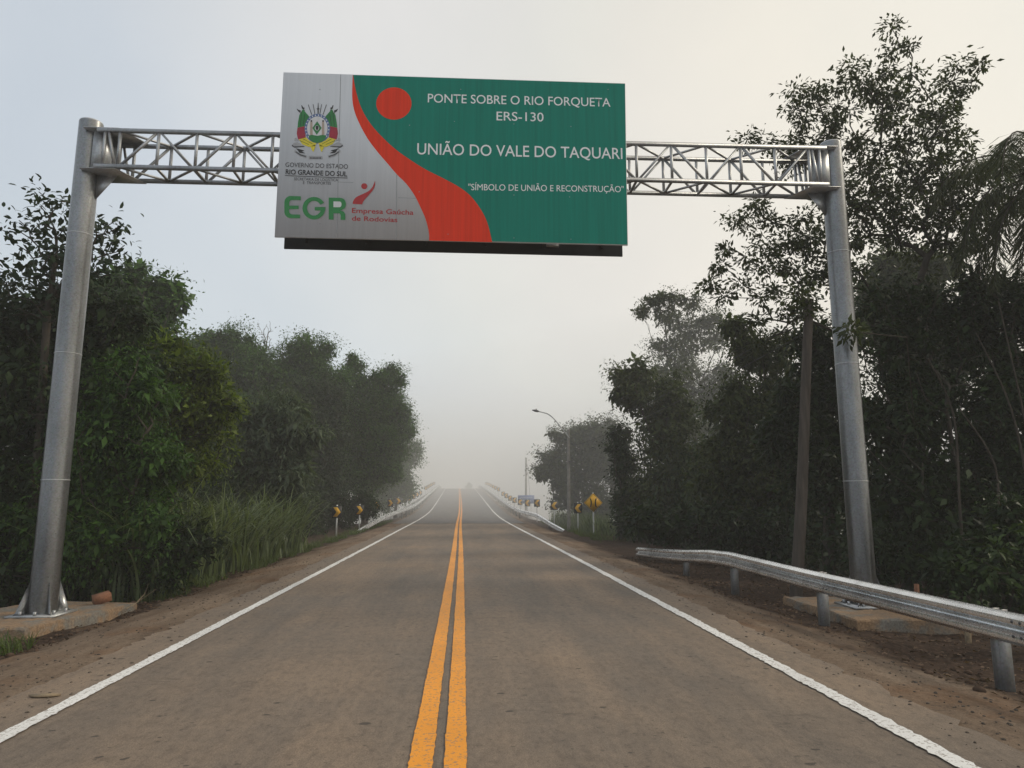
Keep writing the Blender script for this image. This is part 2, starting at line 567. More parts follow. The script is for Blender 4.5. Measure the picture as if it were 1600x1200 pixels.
M['cane'] = leaf('cane blade', (0.016, 0.034, 0.010), (0.150, 0.190, 0.090), 0.28, 0.4, 3.0)
M['grass'] = leaf('low weed blade', (0.035, 0.060, 0.014), (0.095, 0.130, 0.035), 0.30)
M['frond'] = leaf('palm leaflet', (0.022, 0.030, 0.012), (0.060, 0.072, 0.028), 0.25)

# ------------------------------------------------------------------ the land
RY = [-30, 40, 52, 62, 72, 80, 92, 110, 130, 148, 160, 170, 182, 200, 230, 290, 400]
RZ = [0, 0, 0, 0.05, 0.19, 0.40, 0.86, 1.60, 2.43, 3.17, 3.62, 3.93, 4.12, 4.1, 3.6, 2.2, 0]
CY = [-30, 20, 50, 80, 110, 168, 230, 400]
CX = [-0.04, -0.04, -0.20, -0.16, -0.35, -0.80, -1.4, -3]


def smooth_interp(Y, xs, ys, w):
    Y = np.asarray(Y, float)
    s = 0
    for k in (-1, -0.5, 0, 0.5, 1):
        s = s + np.interp(Y + k * w, xs, ys)
    return s / 5


def road_z(Y):
    return smooth_interp(Y, RY, RZ, 4.0)


def road_x(Y):
    return smooth_interp(Y, CY, CX, 10.0)


def sstep(a, b, x):
    t = np.clip((np.asarray(x, float) - a) / (b - a), 0, 1)
    return t * t * (3 - 2 * t)


def vnoise(x, y, s, seed=0):
    x, y = np.asarray(x) * s + seed * 17.3, np.asarray(y) * s + seed * 9.1
    return (np.sin(x * 1.7 + 1.3 * np.sin(y * 1.1)) + np.sin(y * 1.9 + 1.7 * np.sin(x * 0.8 + 2)) + np.sin((x + y) * 2.7 + np.sin(x * 3.1)) * 0.6) / 2.6


def ground_z(x, Y):
    x, Y = np.asarray(x, float), np.asarray(Y, float)
    rz = road_z(Y)
    side = np.maximum(0, np.abs(x - road_x(Y)) - 4.2)
    near = rz - 0.24 * sstep(0, 2.0, side) - 0.05 * np.maximum(0, side - 2.0) - 2.6 * sstep(9, 34, side)
    far = np.maximum(rz - 0.06 * sstep(0, 1.2, side) - 0.6 * np.maximum(0, side - 1.6), -7.6)
    z = near + (far - near) * sstep(58, 84, Y)
    amp = sstep(0.3, 1.5, side)
    z = z + amp * (0.045 * vnoise(x, Y, 1.1, 1) + 0.03 * vnoise(x, Y, 3.7, 2)) + 0.25 * sstep(6, 14, side) * vnoise(x, Y, 0.3, 3)
    return z


def grid_mesh(name, xs, ys, zf):
    X, Y = np.meshgrid(xs, ys)
    Z = zf(X, Y)
    v = np.stack([X, Y, Z], -1).reshape(-1, 3)
    ny, nx = X.shape
    i = np.arange(nx * ny).reshape(ny, nx)
    q = np.stack([i[:-1, :-1], i[:-1, 1:], i[1:, 1:], i[1:, :-1]], -1).reshape(-1, 4)
    return np_mesh(name, v, q, np.full(len(q), 4))


gx = np.concatenate([[-290, -200, -140, -100, -70, -50, -38], np.arange(-30, -9, 1.5), np.arange(-9, -3.9, 0.15), np.arange(-3.8, 3.9, 0.6),
                     np.arange(3.9, 9, 0.15), np.arange(9, 30, 1.5), [34, 42, 55, 75, 105, 145, 200, 290]])
gy = np.concatenate([[-40, -25, -15, -8, -4], np.arange(-2, 30, 0.2), np.arange(30, 60, 0.6), np.arange(60, 130, 2.5), np.arange(130, 260, 6), [280, 310, 350, 400, 460]])
gnd = link('ground', grid_mesh('ground', gx, gy, lambda X, Y: ground_z(X, Y) - 0.02), M['ground'], smooth=True)
tag(gnd, 'brown dirt verge and dark forest soil either side of the road', None, None, 'structure')


def strip(name, fx0, fx1, ys, lift, mat, nx=2, jit=0.0, parent=None):
    ys = np.asarray(ys, float)
    t = np.linspace(0, 1, nx)
    a, b_ = fx0(ys), fx1(ys)
    if jit:
        a = a + jit * (0.6 * vnoise(ys, ys * 0.3, 2.3, 5) + 0.4 * RNG.standard_normal(len(ys)))
        b_ = b_ + jit * (0.6 * vnoise(ys, ys * 0.4, 2.9, 6) + 0.4 * RNG.standard_normal(len(ys)))
    X = a[:, None] * (1 - t) + b_[:, None] * t
    Y = np.repeat(ys[:, None], nx, 1)
    Z = road_z(Y) + lift
    v = np.stack([X, Y, Z], -1).reshape(-1, 3)
    i = np.arange(len(v)).reshape(len(ys), nx)
    q = np.stack([i[:-1, :-1], i[:-1, 1:], i[1:, 1:], i[1:, :-1]], -1).reshape(-1, 4)
    return link(name, np_mesh(name, v, q, np.full(len(q), 4)), mat, parent)


near_y = np.concatenate([[-40, -20, -10, -4], np.arange(0, 30, 0.12), np.arange(30, 50.3, 0.5)])
far_y = np.concatenate([np.arange(50.2, 130, 1.0), np.arange(130, 300, 3), [320, 360, 400]])
o = strip('road', lambda y: road_x(y) - 3.95, lambda y: road_x(y) + 3.95, near_y, 0.0, M['road'], 2, 0.07)
tag(o, 'dusty brown two lane road surface running to the bridge', None, None, 'structure')
o = strip('bridge_road', lambda y: road_x(y) - 4.7, lambda y: road_x(y) + 4.5, far_y, 0.006, M['asphalt'], 3, 0.0)
tag(o, 'grey asphalt rising over the bridge crest into fog', None, None, 'structure')


def marking(name, off, w, label, mat, jit):
    ys = np.concatenate([np.arange(-6, 20, 0.05), np.arange(20, 50, 0.25), np.arange(50, 300, 1.5)])
    o = strip(name, lambda y: road_x(y) + off - w / 2, lambda y: road_x(y) + off + w / 2, ys, 0.011, mat, 2, jit)
    return tag(o, label, None, None, 'structure')


marking('edge_line', -3.34, 0.14, 'white edge line along the left lane', M['line_white'], 0.012)
marking('edge_line', 3.36, 0.15, 'ragged white edge line along the right lane', M['line_white'], 0.018)
marking('centre_line', -0.225, 0.158, 'left stripe of the double yellow centre line', M['line_yellow'], 0.006)
marking('centre_line', 0.005, 0.150, 'right stripe of the double yellow centre line', M['line_yellow'], 0.006)

me = grid_mesh('river', np.linspace(-285, 285, 3), np.linspace(88, 420, 3), lambda X, Y: X * 0 - 6.9)
m, nt, b, o = new_mat('river water')
b.inputs['Base Color'].default_value = (0.06, 0.055, 0.045, 1)
b.inputs['Roughness'].default_value = 0.15
tag(link('river', me, m), 'brown river far below the bridge in fog', None, None, 'structure')

# bridge below the road
br = empty('bridge', (0, 130, 0), 'concrete road bridge climbing towards its crest in thick fog', 'bridge')
mb = MB()
ys = np.concatenate([np.arange(84, 260, 6.0)])
for a, c in zip(ys[:-1], ys[1:]):
    xa, xc, za, zc = road_x(a), road_x(c), road_z(a), road_z(c)
    v = [(xa - 5.9, a, za - 0.75), (xa + 5.6, a, za - 0.75), (xc + 5.6, c, zc - 0.75), (xc - 5.9, c, zc - 0.75),
         (xa - 5.9, a, za - 0.06), (xa + 5.6, a, za - 0.06), (xc + 5.6, c, zc - 0.06), (xc - 5.9, c, zc - 0.06)]
    mb.add(v, [(0, 3, 2, 1), (4, 5, 6, 7), (0, 1, 5, 4), (2, 3, 7, 6), (1, 2, 6, 5), (0, 4, 7, 3)])
mb.build('deck', M['concrete'], br)
for yy in (104, 134, 164, 194, 224):
    for dx in (-3.2, 3.0):
        MB().tube([(road_x(yy) + dx, yy, -8), (road_x(yy) + dx, yy, float(road_z(yy)) - 0.75)], 0.6, 14).build('pier', M['concrete'], br, True)

# ------------------------------------------------------------------ gantry
GX0, GX1, GY = -6.67, 6.91, 12.22
gan = empty('sign_gantry', (0, GY, 0), 'galvanised steel gantry of two tapered posts and a box truss spanning the road', 'gantry')
for gxp, zt in ((GX0, 8.32), (GX1, 8.40)):
    mb = MB()
    zz = np.linspace(-0.06, zt, 24)
    rr = np.interp(zz, [0, zt], [0.207, 0.192])
    mb.tube([(gxp, GY, z) for z in zz], list(rr), 40, cap=True)
    po = mb.build('post', M['pole_steel'], gan, True)
    for z in (2.04, 4.14, 6.24):
        r0 = np.interp(z, [0, zt], [0.207, 0.192])
        MB().tube([(gxp, GY, z - 0.011), (gxp, GY, z - 0.006), (gxp, GY, z + 0.006), (gxp, GY, z + 0.011)], [r0 + 0.0005, r0 + 0.006, r0 + 0.006, r0 + 0.0005], 40).build('weld_ring', M['steel'], po, True)
    MB().tube([(gxp, GY, zt), (gxp, GY, zt + 0.02)], [0.193, 0.186], 40).build('cap', M['steel'], po, True)
    MB().box(gxp - 0.36, gxp + 0.36, GY - 0.36, GY + 0.36, -0.085, -0.055).build('base_plate', M['steel'], gan)
    for k in range(4):
        a = math.pi / 4 + k * math.pi / 2
        ca, sa = math.cos(a), math.sin(a)
        to3 = lambda u, v, t, ca=ca, sa=sa, gxp=gxp: (gxp + ca * u - sa * t, GY + sa * u + ca * t, v)
        MB().prism([(0.20, -0.055), (0.40, -0.055), (0.37, -0.02), (0.215, 0.42)], to3, -0.007, 0.007).build('gusset', M['pole_steel'], gan)
    for k in range(8):
        a = k * math.pi / 4 + 0.2
        r = 0.33
        MB().tube([(gxp + r * math.cos(a), GY + r * math.sin(a), -0.055), (gxp + r * math.cos(a), GY + r * math.sin(a), 0.005)], 0.026, 6).build('anchor_bolt', M['steel'], gan)

TF, TR = 11.95, 12.50


def zt_(x):
    return 8.06 + (x + 6.4) * 0.0092


def zb_(x):
    return 7.395 + (x + 6.4) * 0.0052


XE0, XE1 = GX0 + 0.40, GX1 - 0.38
for yy in (TF, TR):
    MB().bar((XE0 - 0.14, yy, zt_(XE0)), (XE1 + 0.14, yy, zt_(XE1)), 0.063, 0.063).build('chord', M['steel'], gan)
    MB().bar((XE0 - 0.14, yy, zb_(XE0)), (XE1 + 0.14, yy, zb_(XE1)), 0.063, 0.063).build('chord', M['steel'], gan)
vx = [-6.02 + 0.650 * k for k in range(20)]
for yy in (TF, TR):
    for x in [XE0] + vx + [XE1]:
        MB().bar((x, yy, zb_(x) + 0.03), (x, yy, zt_(x) - 0.03), 0.042, 0.042, (0, 1, 0)).build('vertical_bar', M['steel'], gan)
    for k in range(19):
        a, c = vx[k], vx[k + 1]
        if k % 2 == 0:
            p, q = (a + 0.05, zb_(a) + 0.03), (c - 0.04, zt_(c) - 0.03)
        else:
            p, q = (a + 0.04, zt_(a) - 0.03), (c - 0.05, zb_(c) + 0.03)
        MB().bar((p[0], yy, p[1]), (q[0], yy, q[1]), 0.038, 0.036, (0, 1, 0)).build('diagonal_bar', M['steel'], gan)
    MB().bar((XE0 + 0.06, yy, zt_(XE0) - 0.03), (vx[0] - 0.06, yy, zb_(vx[0]) + 0.03), 0.038, 0.036, (0, 1, 0)).build('diagonal_bar', M['steel'], gan)
    MB().bar((vx[-1] + 0.06, yy, zt_(vx[-1]) - 0.03), (XE1 - 0.06, yy, zb_(XE1) + 0.03), 0.038, 0.036, (0, 1, 0)).build('diagonal_bar', M['steel'], gan)
for k in range(19):
    a, c = vx[k], vx[k + 1]
    ya, yc = (TF + 0.03, TR - 0.03) if k % 2 == 0 else (TR - 0.03, TF + 0.03)
    MB().bar((a + 0.03, ya, zb_(a)), (c - 0.03, yc, zb_(c)), 0.036, 0.030).build('cross_bar', M['steel'], gan)
    MB().bar((a + 0.03, ya, zt_(a)), (c - 0.03, yc, zt_(c)), 0.036, 0.030).build('cross_bar', M['steel'], gan)
    if k:
        MB().bar((a, TF + 0.035, zb_(a) - 0.005), (a, TR - 0.035, zb_(a) - 0.005), 0.04, 0.03).build('cross_bar', M['steel'], gan)
for s, gxp, xe, xv in ((1, GX0, XE0, vx[0]), (-1, GX1, XE1, vx[-1])):
    for zz, nm in ((zt_(xe) + 0.042, 'top_plate'), (zb_(xe) - 0.042, 'bottom_plate')):
        poly = [(gxp + s * 0.02, TF - 0.02), (gxp + s * 0.02, TR + 0.02), (xv + s * 0.25, TR + 0.02), (xv - s * 0.02, TF - 0.02)]
        MB().prism(poly, lambda u, v, t, zz=zz: (u, v, zz + t), -0.006, 0.006).build(nm, M['steel'], gan)
    MB().box(min(gxp + s * 0.17, xe - s * 0.03), max(gxp + s * 0.17, xe - s * 0.03), TF + 0.06, TR - 0.06, zb_(xe) - 0.03, zt_(xe) + 0.03).build('saddle', M['steel'], gan)
    to3 = lambda u, v, t, gxp=gxp, s=s: (gxp + s * u, GY + t, v)
    MB().prism([(0.19, zb_(xe) - 0.05), (0.52, zb_(xe) - 0.05), (0.19, zb_(xe) - 0.50)], to3, -0.008, 0.008).build('bracket', M['steel'], gan)

# ------------------------------------------------------------------ the big sign
SY = 11.70
sign = empty('road_sign', (0, SY, 7.6), 'large green, red and white bridge name sign with state emblem hanging from the gantry', 'road sign')


def sp(px, py):
    p = at(px, py, SY)
    return (p[0], p[2])


def sheet(name, pts, layer, mat, parent, px=True, th=0.0):
    """flat vinyl sheet on the sign face, layer counts millimetres proud"""
    P = [sp(*p) if px else p for p in pts]
    y = SY - layer * 0.001
    mb = MB()
    tri = tessellate_polygon([[Vector((a, c, 0)) for a, c in P]])
    v = [(a, y, c) for a, c in P]
    fs = []
    for t in tri:
        a, b_, c = (Vector(v[i]) for i in t)
        n = (b_ - a).cross(c - a)
        fs.append(tuple(t) if n.y < 0 else tuple(reversed(t)))
    mb.add(v, fs)
    return mb.build(name, mat, parent, recalc=False)


CORN = [(443, 113), (977, 130), (981, 383), (429, 370)]
mb = MB()
P = [sp(*p) for p in CORN]
mb.prism(P, lambda u, v, t: (u, SY + t, v), 0.0, 0.035)
mb.build('face_board', M['sign_white'], sign)
up = [(551.8, 117.3), (556, 142), (565, 170), (580, 195), (600, 217), (620, 235), (645, 252.5), (665.8, 265.3), (691.6, 278.2), (717.5, 292.4),
      (735.5, 306.6), (751, 327), (761.4, 348), (769, 378.5)]
lowc = [(551.2, 117), (550.3, 150), (553.5, 172.5), (562.5, 195), (575, 217.5), (590, 237.5), (605, 255), (620, 272.5), (635, 287.5), (647.5, 305),
        (657.5, 325), (665, 342.5), (670, 362.5), (670.6, 376)]


def dense(pts, k=4):
    p = np.array(pts, float)
    n = len(p)
    outp = []
    for i in range(n - 1):
        p0, p1, p2, p3 = p[max(i - 1, 0)], p[i], p[i + 1], p[min(i + 2, n - 1)]
        for j in range(k):
            t = j / k
            outp.append(0.5 * ((2 * p1) + (p2 - p0) * t + (2 * p0 - 5 * p1 + 4 * p2 - p3) * t * t + (3 * p1 - p0 - 3 * p2 + p3) * t ** 3))
    outp.append(p[-1])
    return [tuple(q) for q in outp]


upd, lowd = dense(up), dense(lowc)
sheet('green_field', [(976.5, 130.8), (980.2, 382.2), (769, 377.2)] + upd[::-1][1:], 3, M['sign_green'], sign)
sheet('red_swoosh', upd + lowd[::-1], 4, M['sign_red'], sign)


def disc(cx, cy_, rx, ry=None, n=40):
    ry = ry or rx
    return [(cx + rx * math.cos(2 * math.pi * k / n), cy_ + ry * math.sin(2 * math.pi * k / n)) for k in range(n)]


sheet('red_disc', disc(615.5, 162, 27.6, 25.2), 5, M['sign_red'], sign)
for a, c in (((532.3, 116.5), (526, 373)), ((620, 216), (617.5, 236)), ((620, 272.5), (619, 374.5)), ((528, 284.3), (552, 285.3)), ((622, 309), (650, 310))):
    d = 0.45
    if abs(a[0] - c[0]) < 12:
        pts = [(a[0] - d, a[1]), (a[0] + d, a[1]), (c[0] + d, c[1]), (c[0] - d, c[1])]
    else:
        pts = [(a[0], a[1] - 0.35), (c[0], c[1] - 0.35), (c[0], c[1] + 0.35), (a[0], a[1] + 0.35)]
    sheet('panel_seam', pts, 2, M['seam'], sign)


for px_, py_ in ((500, 140), (500, 350), (640, 196), (710, 190), (803, 194), (892, 198), (655, 300), (803, 305), (890, 308), (700, 366), (803, 372), (892, 374), (950, 140), (720, 140)):
    sheet('rivet', disc(px_, py_, 0.75, n=10), 8, M['seam'], sign)


def glyphs(txt, bold=0.0, space=1.0):
    cu = bpy.data.curves.new('lettering', 'FONT')
    cu.body = txt
    cu.offset = bold
    cu.space_character = space
    cu.resolution_u = 4
    ob = bpy.data.objects.new('lettering_source', cu)
    COL.objects.link(ob)
    dg = bpy.context.evaluated_depsgraph_get()
    me = bpy.data.meshes.new_from_object(ob.evaluated_get(dg))
    bpy.data.objects.remove(ob)
    bpy.data.curves.remove(cu)
    return me


_h = glyphs('H')
CAP = max(v.co.y for v in _h.vertices)
bpy.data.meshes.remove(_h)


def text_on(txt, bl, br_, cap_px, mat, parent, layer=6, bold=0.0, space=1.0, name='lettering'):
    """text whose baseline runs from photo pixel bl to br_, cap height in photo pixels"""
    me = glyphs(txt, bold, space)
    n = len(me.vertices)
    co = np.empty(n * 3, dtype=np.float32)
    me.vertices.foreach_get('co', co)
    co = co.reshape(-1, 3)
    x0, x1 = co[:, 0].min(), co[:, 0].max()
    a, c = np.array(sp(*bl)), np.array(sp(*br_))
    t = np.array(sp(bl[0], bl[1] - cap_px))
    h = t[1] - a[1]
    u = (co[:, 0] - x0) / (x1 - x0)
    w = co[:, 1] / CAP * h
    new = np.stack([a[0] + (c[0] - a[0]) * u, np.full(n, SY - layer * 0.001), a[1] + (c[1] - a[1]) * u + w], -1).astype(np.float32)
    me.vertices.foreach_set('co', new.ravel())
    me.update()
    me.materials.clear()
    me.name = name
    o = link(name, me, mat, parent)
    return o


text_on('PONTE SOBRE O RIO FORQUETA', (668.4, 160.2), (953.8, 166.9), 13.4, M['letter_white'], sign, bold=0.004)
text_on('ERS-130', (775.8, 188.2), (849.3, 190), 13.5, M['letter_white'], sign, bold=0.004)
text_on('UNIÃO DO VALE DO TAQUARI', (651.8, 241.2), (972.6, 248.6), 17.2, M['letter_white'], sign, bold=0.005)
text_on('"SÍMBOLO DE UNIÃO E RECONSTRUÇÃO"', (731.7, 297.2), (974.5, 300.6), 9.6, M['letter_white'], sign, bold=0.0)
text_on('GOVERNO DO ESTADO', (446, 260.8), (543.5, 263.8), 6.9, M['black'], sign, bold=-0.004)
text_on('RIO GRANDE DO SUL', (446.2, 272.2), (542.3, 275.8), 7.4, M['black'], sign, bold=0.018)
sheet('underline', [(445.2, 274.0), (542.8, 277.9), (542.8, 278.8), (445.2, 274.9)], 6, M['black'], sign)
text_on('SECRETARIA DE LOGÍSTICA', (459.4, 281.8), (528, 283.6), 4.3, M['black'], sign, bold=-0.006)
text_on('E  TRANSPORTES', (473.5, 287.6), (517, 288.8), 4.3, M['black'], sign, bold=-0.006)
text_on('Empresa Gaúcha', (549.8, 332.7), (646, 335.8), 7.4, M['dark_red'], sign, bold=0.012)
text_on('de Rodovias', (549.8, 344.8), (620.9, 347.2), 7.2, M['dark_red'], sign, bold=0.012)

# EGR logo letters (drawn as wide strokes), pixels of the 6.957x enlargement
Z7 = lambda x, y: (430 + x / 6.957, 250 + y / 6.957)


def arc(cx, cy_, rx, ry, a0, a1, n=24):
    return [(cx + rx * math.cos(R(a0 + (a1 - a0) * k / n)), cy_ + ry * math.sin(R(a0 + (a1 - a0) * k / n))) for k in range(n + 1)]


E_out = [(278, 396), (278, 437), (185, 437)] + arc(185, 470, 33, 33, 270, 180, 8)[1:] + [(152, 497), (255, 497), (255, 535), (152, 535), (152, 560)] + \
        arc(185, 560, 33, 33, 180, 90, 8)[1:] + [(270, 594), (270, 634), (170, 634)] + arc(170, 564, 70, 70, 90, 180, 10)[1:] + arc(170, 462, 70, 70, 180, 270, 10)[:-1] + [(170, 392)]
sheet('logo_letter', [Z7(*p) for p in E_out], 6, M['egr_green'], sign)
G_out = arc(422, 525, 124, 122, -32, -360, 44) + [(546, 515), (432, 515), (432, 552), (492, 552)] + arc(422, 525, 76, 78, 20, 328, 36)
G_pts = arc(422, 525, 124, 122, -28, -352, 48)
G_in = arc(422, 525, 76, 80, -336, -28, 40)
G_poly = G_pts + [(546, 512), (430, 512), (430, 550), (492, 550)] + G_in
sheet('logo_letter', [Z7(*p) for p in G_poly], 6, M['egr_green'], sign)
R_poly = [(582, 648), (582, 410), (706, 412)] + arc(706, 480, 64, 68, 270, 450, 14)[1:] + [(712, 552)] + [(745, 562), (762, 590), (762, 653), (712, 652), (712, 602)] + \
         [(702, 582), (634, 580), (634, 650)]
sheet('logo_letter', [Z7(*p) for p in R_poly], 6, M['egr_green'], sign)
sheet('logo_letter_hole', [Z7(*p) for p in [(634, 452), (700, 453)] + arc(700, 484, 22, 31, 270, 450, 10)[1:] + [(634, 515)]], 7, M['sign_white'], sign)
sheet('logo_figure', [Z7(*p) for p in dense([(842, 478), (852, 440), (885, 403), (955, 370), (1020, 335), (1062, 285), (1085, 225)], 4) +
                      dense([(1085, 225), (1085, 275), (1060, 332), (1005, 395), (962, 445), (945, 484)], 4)[1:]], 6, M['dark_red'], sign)
sheet('logo_figure_head', [Z7(*p) for p in disc(968, 286, 33, 32, 24)], 6, M['dark_red'], sign)

# state emblem, pixels of the 8x enlargement
Z8 = lambda x, y: (440 + x / 8, 150 + y / 8)
emb = empty('emblem', (0, 0, 0))
emb.parent = sign


def e8(name, pts, layer, mat):
    return sheet(name, [Z8(*p) for p in pts], layer, mat, emb)


for s in (-1, 1):
    fx = lambda x: 447 + s * (447 - x)
    mk = lambda pts: [(fx(x), y) for x, y in pts]
    e8('green_cloth', mk([(265, 165), (350, 262), (322, 310), (300, 375), (198, 398), (205, 330), (222, 240)]), 4, M['emb_green'])
    e8('red_cloth', mk([(198, 400), (298, 376), (290, 420), (302, 520), (205, 545), (190, 470)]), 4, M['emb_red'])
    e8('yellow_cloth', mk([(215, 545), (300, 515), (350, 560), (435, 590), (420, 625), (340, 638), (260, 605)]), 4, M['emb_yellow'])
    e8('yellow_knot', mk([(360, 635), (415, 610), (425, 630), (398, 700), (385, 690)]), 4, M['emb_yellow'])
    for dx in (0, 38):
        e8('fold_line', mk([(250 + dx, 190 + dx), (256 + dx, 190 + dx), (236 + dx, 380 - dx / 3), (231 + dx, 380 - dx / 3)]), 5, M['black'])
    for (x0, y0, x1, y1) in ((225, 555, 340, 605), (270, 535, 390, 600)):
        e8('fold_line', mk([(x0, y0), (x1, y1), (x1, y1 + 5), (x0, y0 + 6)]), 5, M['black'])
    for (x0, y0, x1, y1) in ((195, 165, 250, 240), (248, 118, 285, 185), (330, 110, 375, 235), (390, 105, 415, 230)):
        e8('lance', mk([(x0, y0), (x0 + 7, y0 - 2), (x1 + 6, y1), (x1 - 2, y1)]), 3, M['black'])
    e8('lance_head', mk([(188, 160), (215, 175), (240, 182), (235, 205), (208, 195)]), 4, M['black'])
    e8('lance_head', mk([(245, 115), (262, 140), (290, 150), (275, 168), (255, 158)]), 4, M['black'])
    e8('cannon', mk([(128, 618), (150, 590), (200, 578), (285, 628), (230, 640), (165, 640)]), 3, M['emb_grey'])
    e8('cannon_line', mk([(130, 610), (160, 632), (285, 626), (285, 634), (160, 646), (128, 626)]), 4, M['black'])
    e8('wheel_outline', mk([(160, 530), (185, 522), (190, 545), (215, 556), (215, 562), (160, 562)]), 3, M['emb_grey'])
    e8('ribbon_tail', mk([(180, 652), (285, 683), (252, 692), (295, 718), (225, 712)]), 4, M['black'])
    e8('motto_ribbon', mk([(165, 672), (230, 720), (315, 745), (305, 778), (225, 752), (160, 700)]), 3, M['emb_grey'])
    e8('motto_text', mk([(180, 693), (235, 730), (305, 752), (302, 764), (230, 742), (176, 703)]), 4, M['black'])
e8('motto_ribbon', [(340, 750), (510, 750), (512, 790), (338, 790)], 3, M['emb_grey'])
for k in range(8):
    e8('motto_text', [(355 + k * 18, 768), (367 + k * 18, 768), (367 + k * 18, 785), (355 + k * 18, 785)], 4, M['black'])
e8('sword', [(454, 85), (460, 85), (463, 155), (480, 160), (463, 170), (462, 235), (450, 235), (449, 170), (434, 160), (450, 155)], 3, M['black'])
e8('ring', disc(447, 407, 160, 183), 5, M['emb_blue'])
e8('ring_field', disc(447, 407, 128, 150), 6, M['sign_white'])
for k in range(24):
    if 4 <= k <= 8:
        continue
    a = 2 * math.pi * k / 24 + 0.1
    e8('ring_mark', disc(447 + 144 * math.cos(a), 407 + 166 * math.sin(a), 7, 9, 6), 6, M['letter_white'])
e8('green_mound', [(335, 497), (380, 487), (447, 500), (515, 487), (560, 497), (545, 540), (505, 575), (447, 590), (390, 575), (350, 540)], 7, M['emb_green'])
for x in (373, 520):
    e8('column', [(x - 13, 325), (x + 13, 325), (x + 17, 488), (x - 17, 488)], 7, M['emb_tan'])
    e8('column_flame', disc(x, 315, 12, 12, 10), 7, M['black'])
e8('lozenge', [(445, 318), (503, 402), (440, 488), (385, 402)], 7, M['emb_green'])
e8('lozenge_field', disc(443, 402, 27, 32, 16), 8, M['sign_white'])
e8('cap_mark', [(425, 385), (432, 375), (455, 375), (465, 388), (458, 420), (444, 432), (430, 420)], 9, M['black'])

# board facing the other way, hung on the far side of the truss
rear = empty('road_sign', (0, 12.78, 7.6), 'dark back of the second sign board hung on the far side of the truss', 'road sign')
p0, p1 = at(444, 389, 12.78), at(972.5, 400.5, 12.78)
MB().box(p0[0], p1[0], 12.76, 12.80, (p0[2] + p1[2]) / 2, 8.95).build('board', M['board_back'], rear)
for k in range(6):
    x = p0[0] + 0.4 + k * (p1[0] - p0[0] - 0.8) / 5
    MB().bar((x, 12.735, (p0[2] + p1[2]) / 2 + 0.12), (x, 12.735, 8.8), 0.05, 0.05, (0, 1, 0)).build('stiffener', M['board_back'], rear)
q = at(863, 385, 12.78)
MB().box(q[0] - 0.12, q[0] + 0.12, 12.70, 12.758, q[2] - 0.03, q[2] + 0.03).build('clamp', M['steel'], rear)
for x in (-2.4, -0.9, 0.6, 2.1):
    MB().bar((x, SY + 0.06, 6.35), (x, SY + 0.06, 8.9), 0.05, 0.05, (0, 1, 0)).build('stiffener', M['steel'], sign)
    for z in (zt_(x), zb_(x)):
        MB().box(x - 0.03, x + 0.03, SY + 0.085, TF - 0.035, z - 0.03, z + 0.03).build('bracket', M['steel'], sign)


# ------------------------------------------------------------------ concrete pads and small things round them
def pad(name, poly, z0, z1, label, seed):
    rng = np.random.default_rng(seed)
    n, pts = 14, []
    for i in range(len(poly)):
        a, c = np.array(poly[i]), np.array(poly[(i + 1) % len(poly)])
        for k in range(n):
            p = a + (c - a) * k / n
            pts.append(p + rng.normal(0, 0.012, 2))
    mb = MB()
    N_ = len(pts)
    cen = np.mean(pts, 0)
    rings = [(1.005, z0), (1.0, z1 - 0.04), (0.985, z1 - 0.008), (0.93, z1), (0.6, z1 + 0.004), (0.25, z1)]
    v = []
    for s, z in rings:
        for p in pts:
            q = cen + (p - cen) * s
            v.append((q[0], q[1], z + rng.normal(0, 0.006)))
    v.append((cen[0], cen[1], z1))
    fs = []
    for r in range(len(rings) - 1):
        for i in range(N_):
            fs.append((r * N_ + i, r * N_ + (i + 1) % N_, (r + 1) * N_ + (i + 1) % N_, (r + 1) * N_ + i))
    o_ = (len(rings) - 1) * N_
    fs += [(o_ + i, o_ + (i + 1) % N_, len(v) - 1) for i in range(N_)]
    mb.add(v, fs)
    return tag(mb.build(name, M['pad'], None, True), label, 'concrete base')


pad('concrete_base', [(-8.3, 11.05), (-6.25, 11.05), (-5.75, 13.5), (-7.6, 14.0)], -0.75, -0.088, 'soil stained concrete footing under the left gantry post', 3)
pad('concrete_base', [(6.05, 10.95), (8.2, 10.95), (8.2, 13.5), (6.05, 13.5)], -0.75, -0.088, 'soil covered concrete footing behind the guardrail under the right gantry post', 4)
mb = MB().bar((-6.40, 13.25, -0.01), (-6.20, 13.42, 0.05), 0.17, 0.14, (0.3, 0, 1))
tag(mb.build('brick', M['brick']), 'broken reddish brick lying on the corner of the left footing', 'brick')
p = at(70, 1069, 6.95)
mb = MB()
pts = [(-0.13, 0), (-0.06, 0.035), (0.05, 0.04), (0.14, 0.01), (0.06, -0.03), (-0.05, -0.03)]
zg = float(ground_z(p[0], p[1]))
mb.prism(pts, lambda u, v, t: (p[0] + u, p[1] + v * 1.3, zg + 0.012 + t + 0.08 * u * u), -0.006, 0.008)
tag(mb.build('fallen_leaf', M['stick']), 'single curled dry leaf lying on the dirt of the left shoulder', 'leaf')
for (px, py, Y, hh, lab) in ((1433, 945, 12.9, 0.55, 'short brown wooden stake standing behind the right footing'), (1512, 1000, 10.3, 0.3, 'small pale stake stub at the near corner of the right footing')):
    q = at(px, py, Y)
    zg = float(ground_z(q[0], q[1]))
    tag(MB().bar((q[0], q[1], zg - 0.2), (q[0] + 0.02, q[1], zg + hh), 0.07, 0.05, (0, 1, 0)).build('wooden_stake', M['brick'] if hh > 0.4 else M['stick']), lab, 'stake')
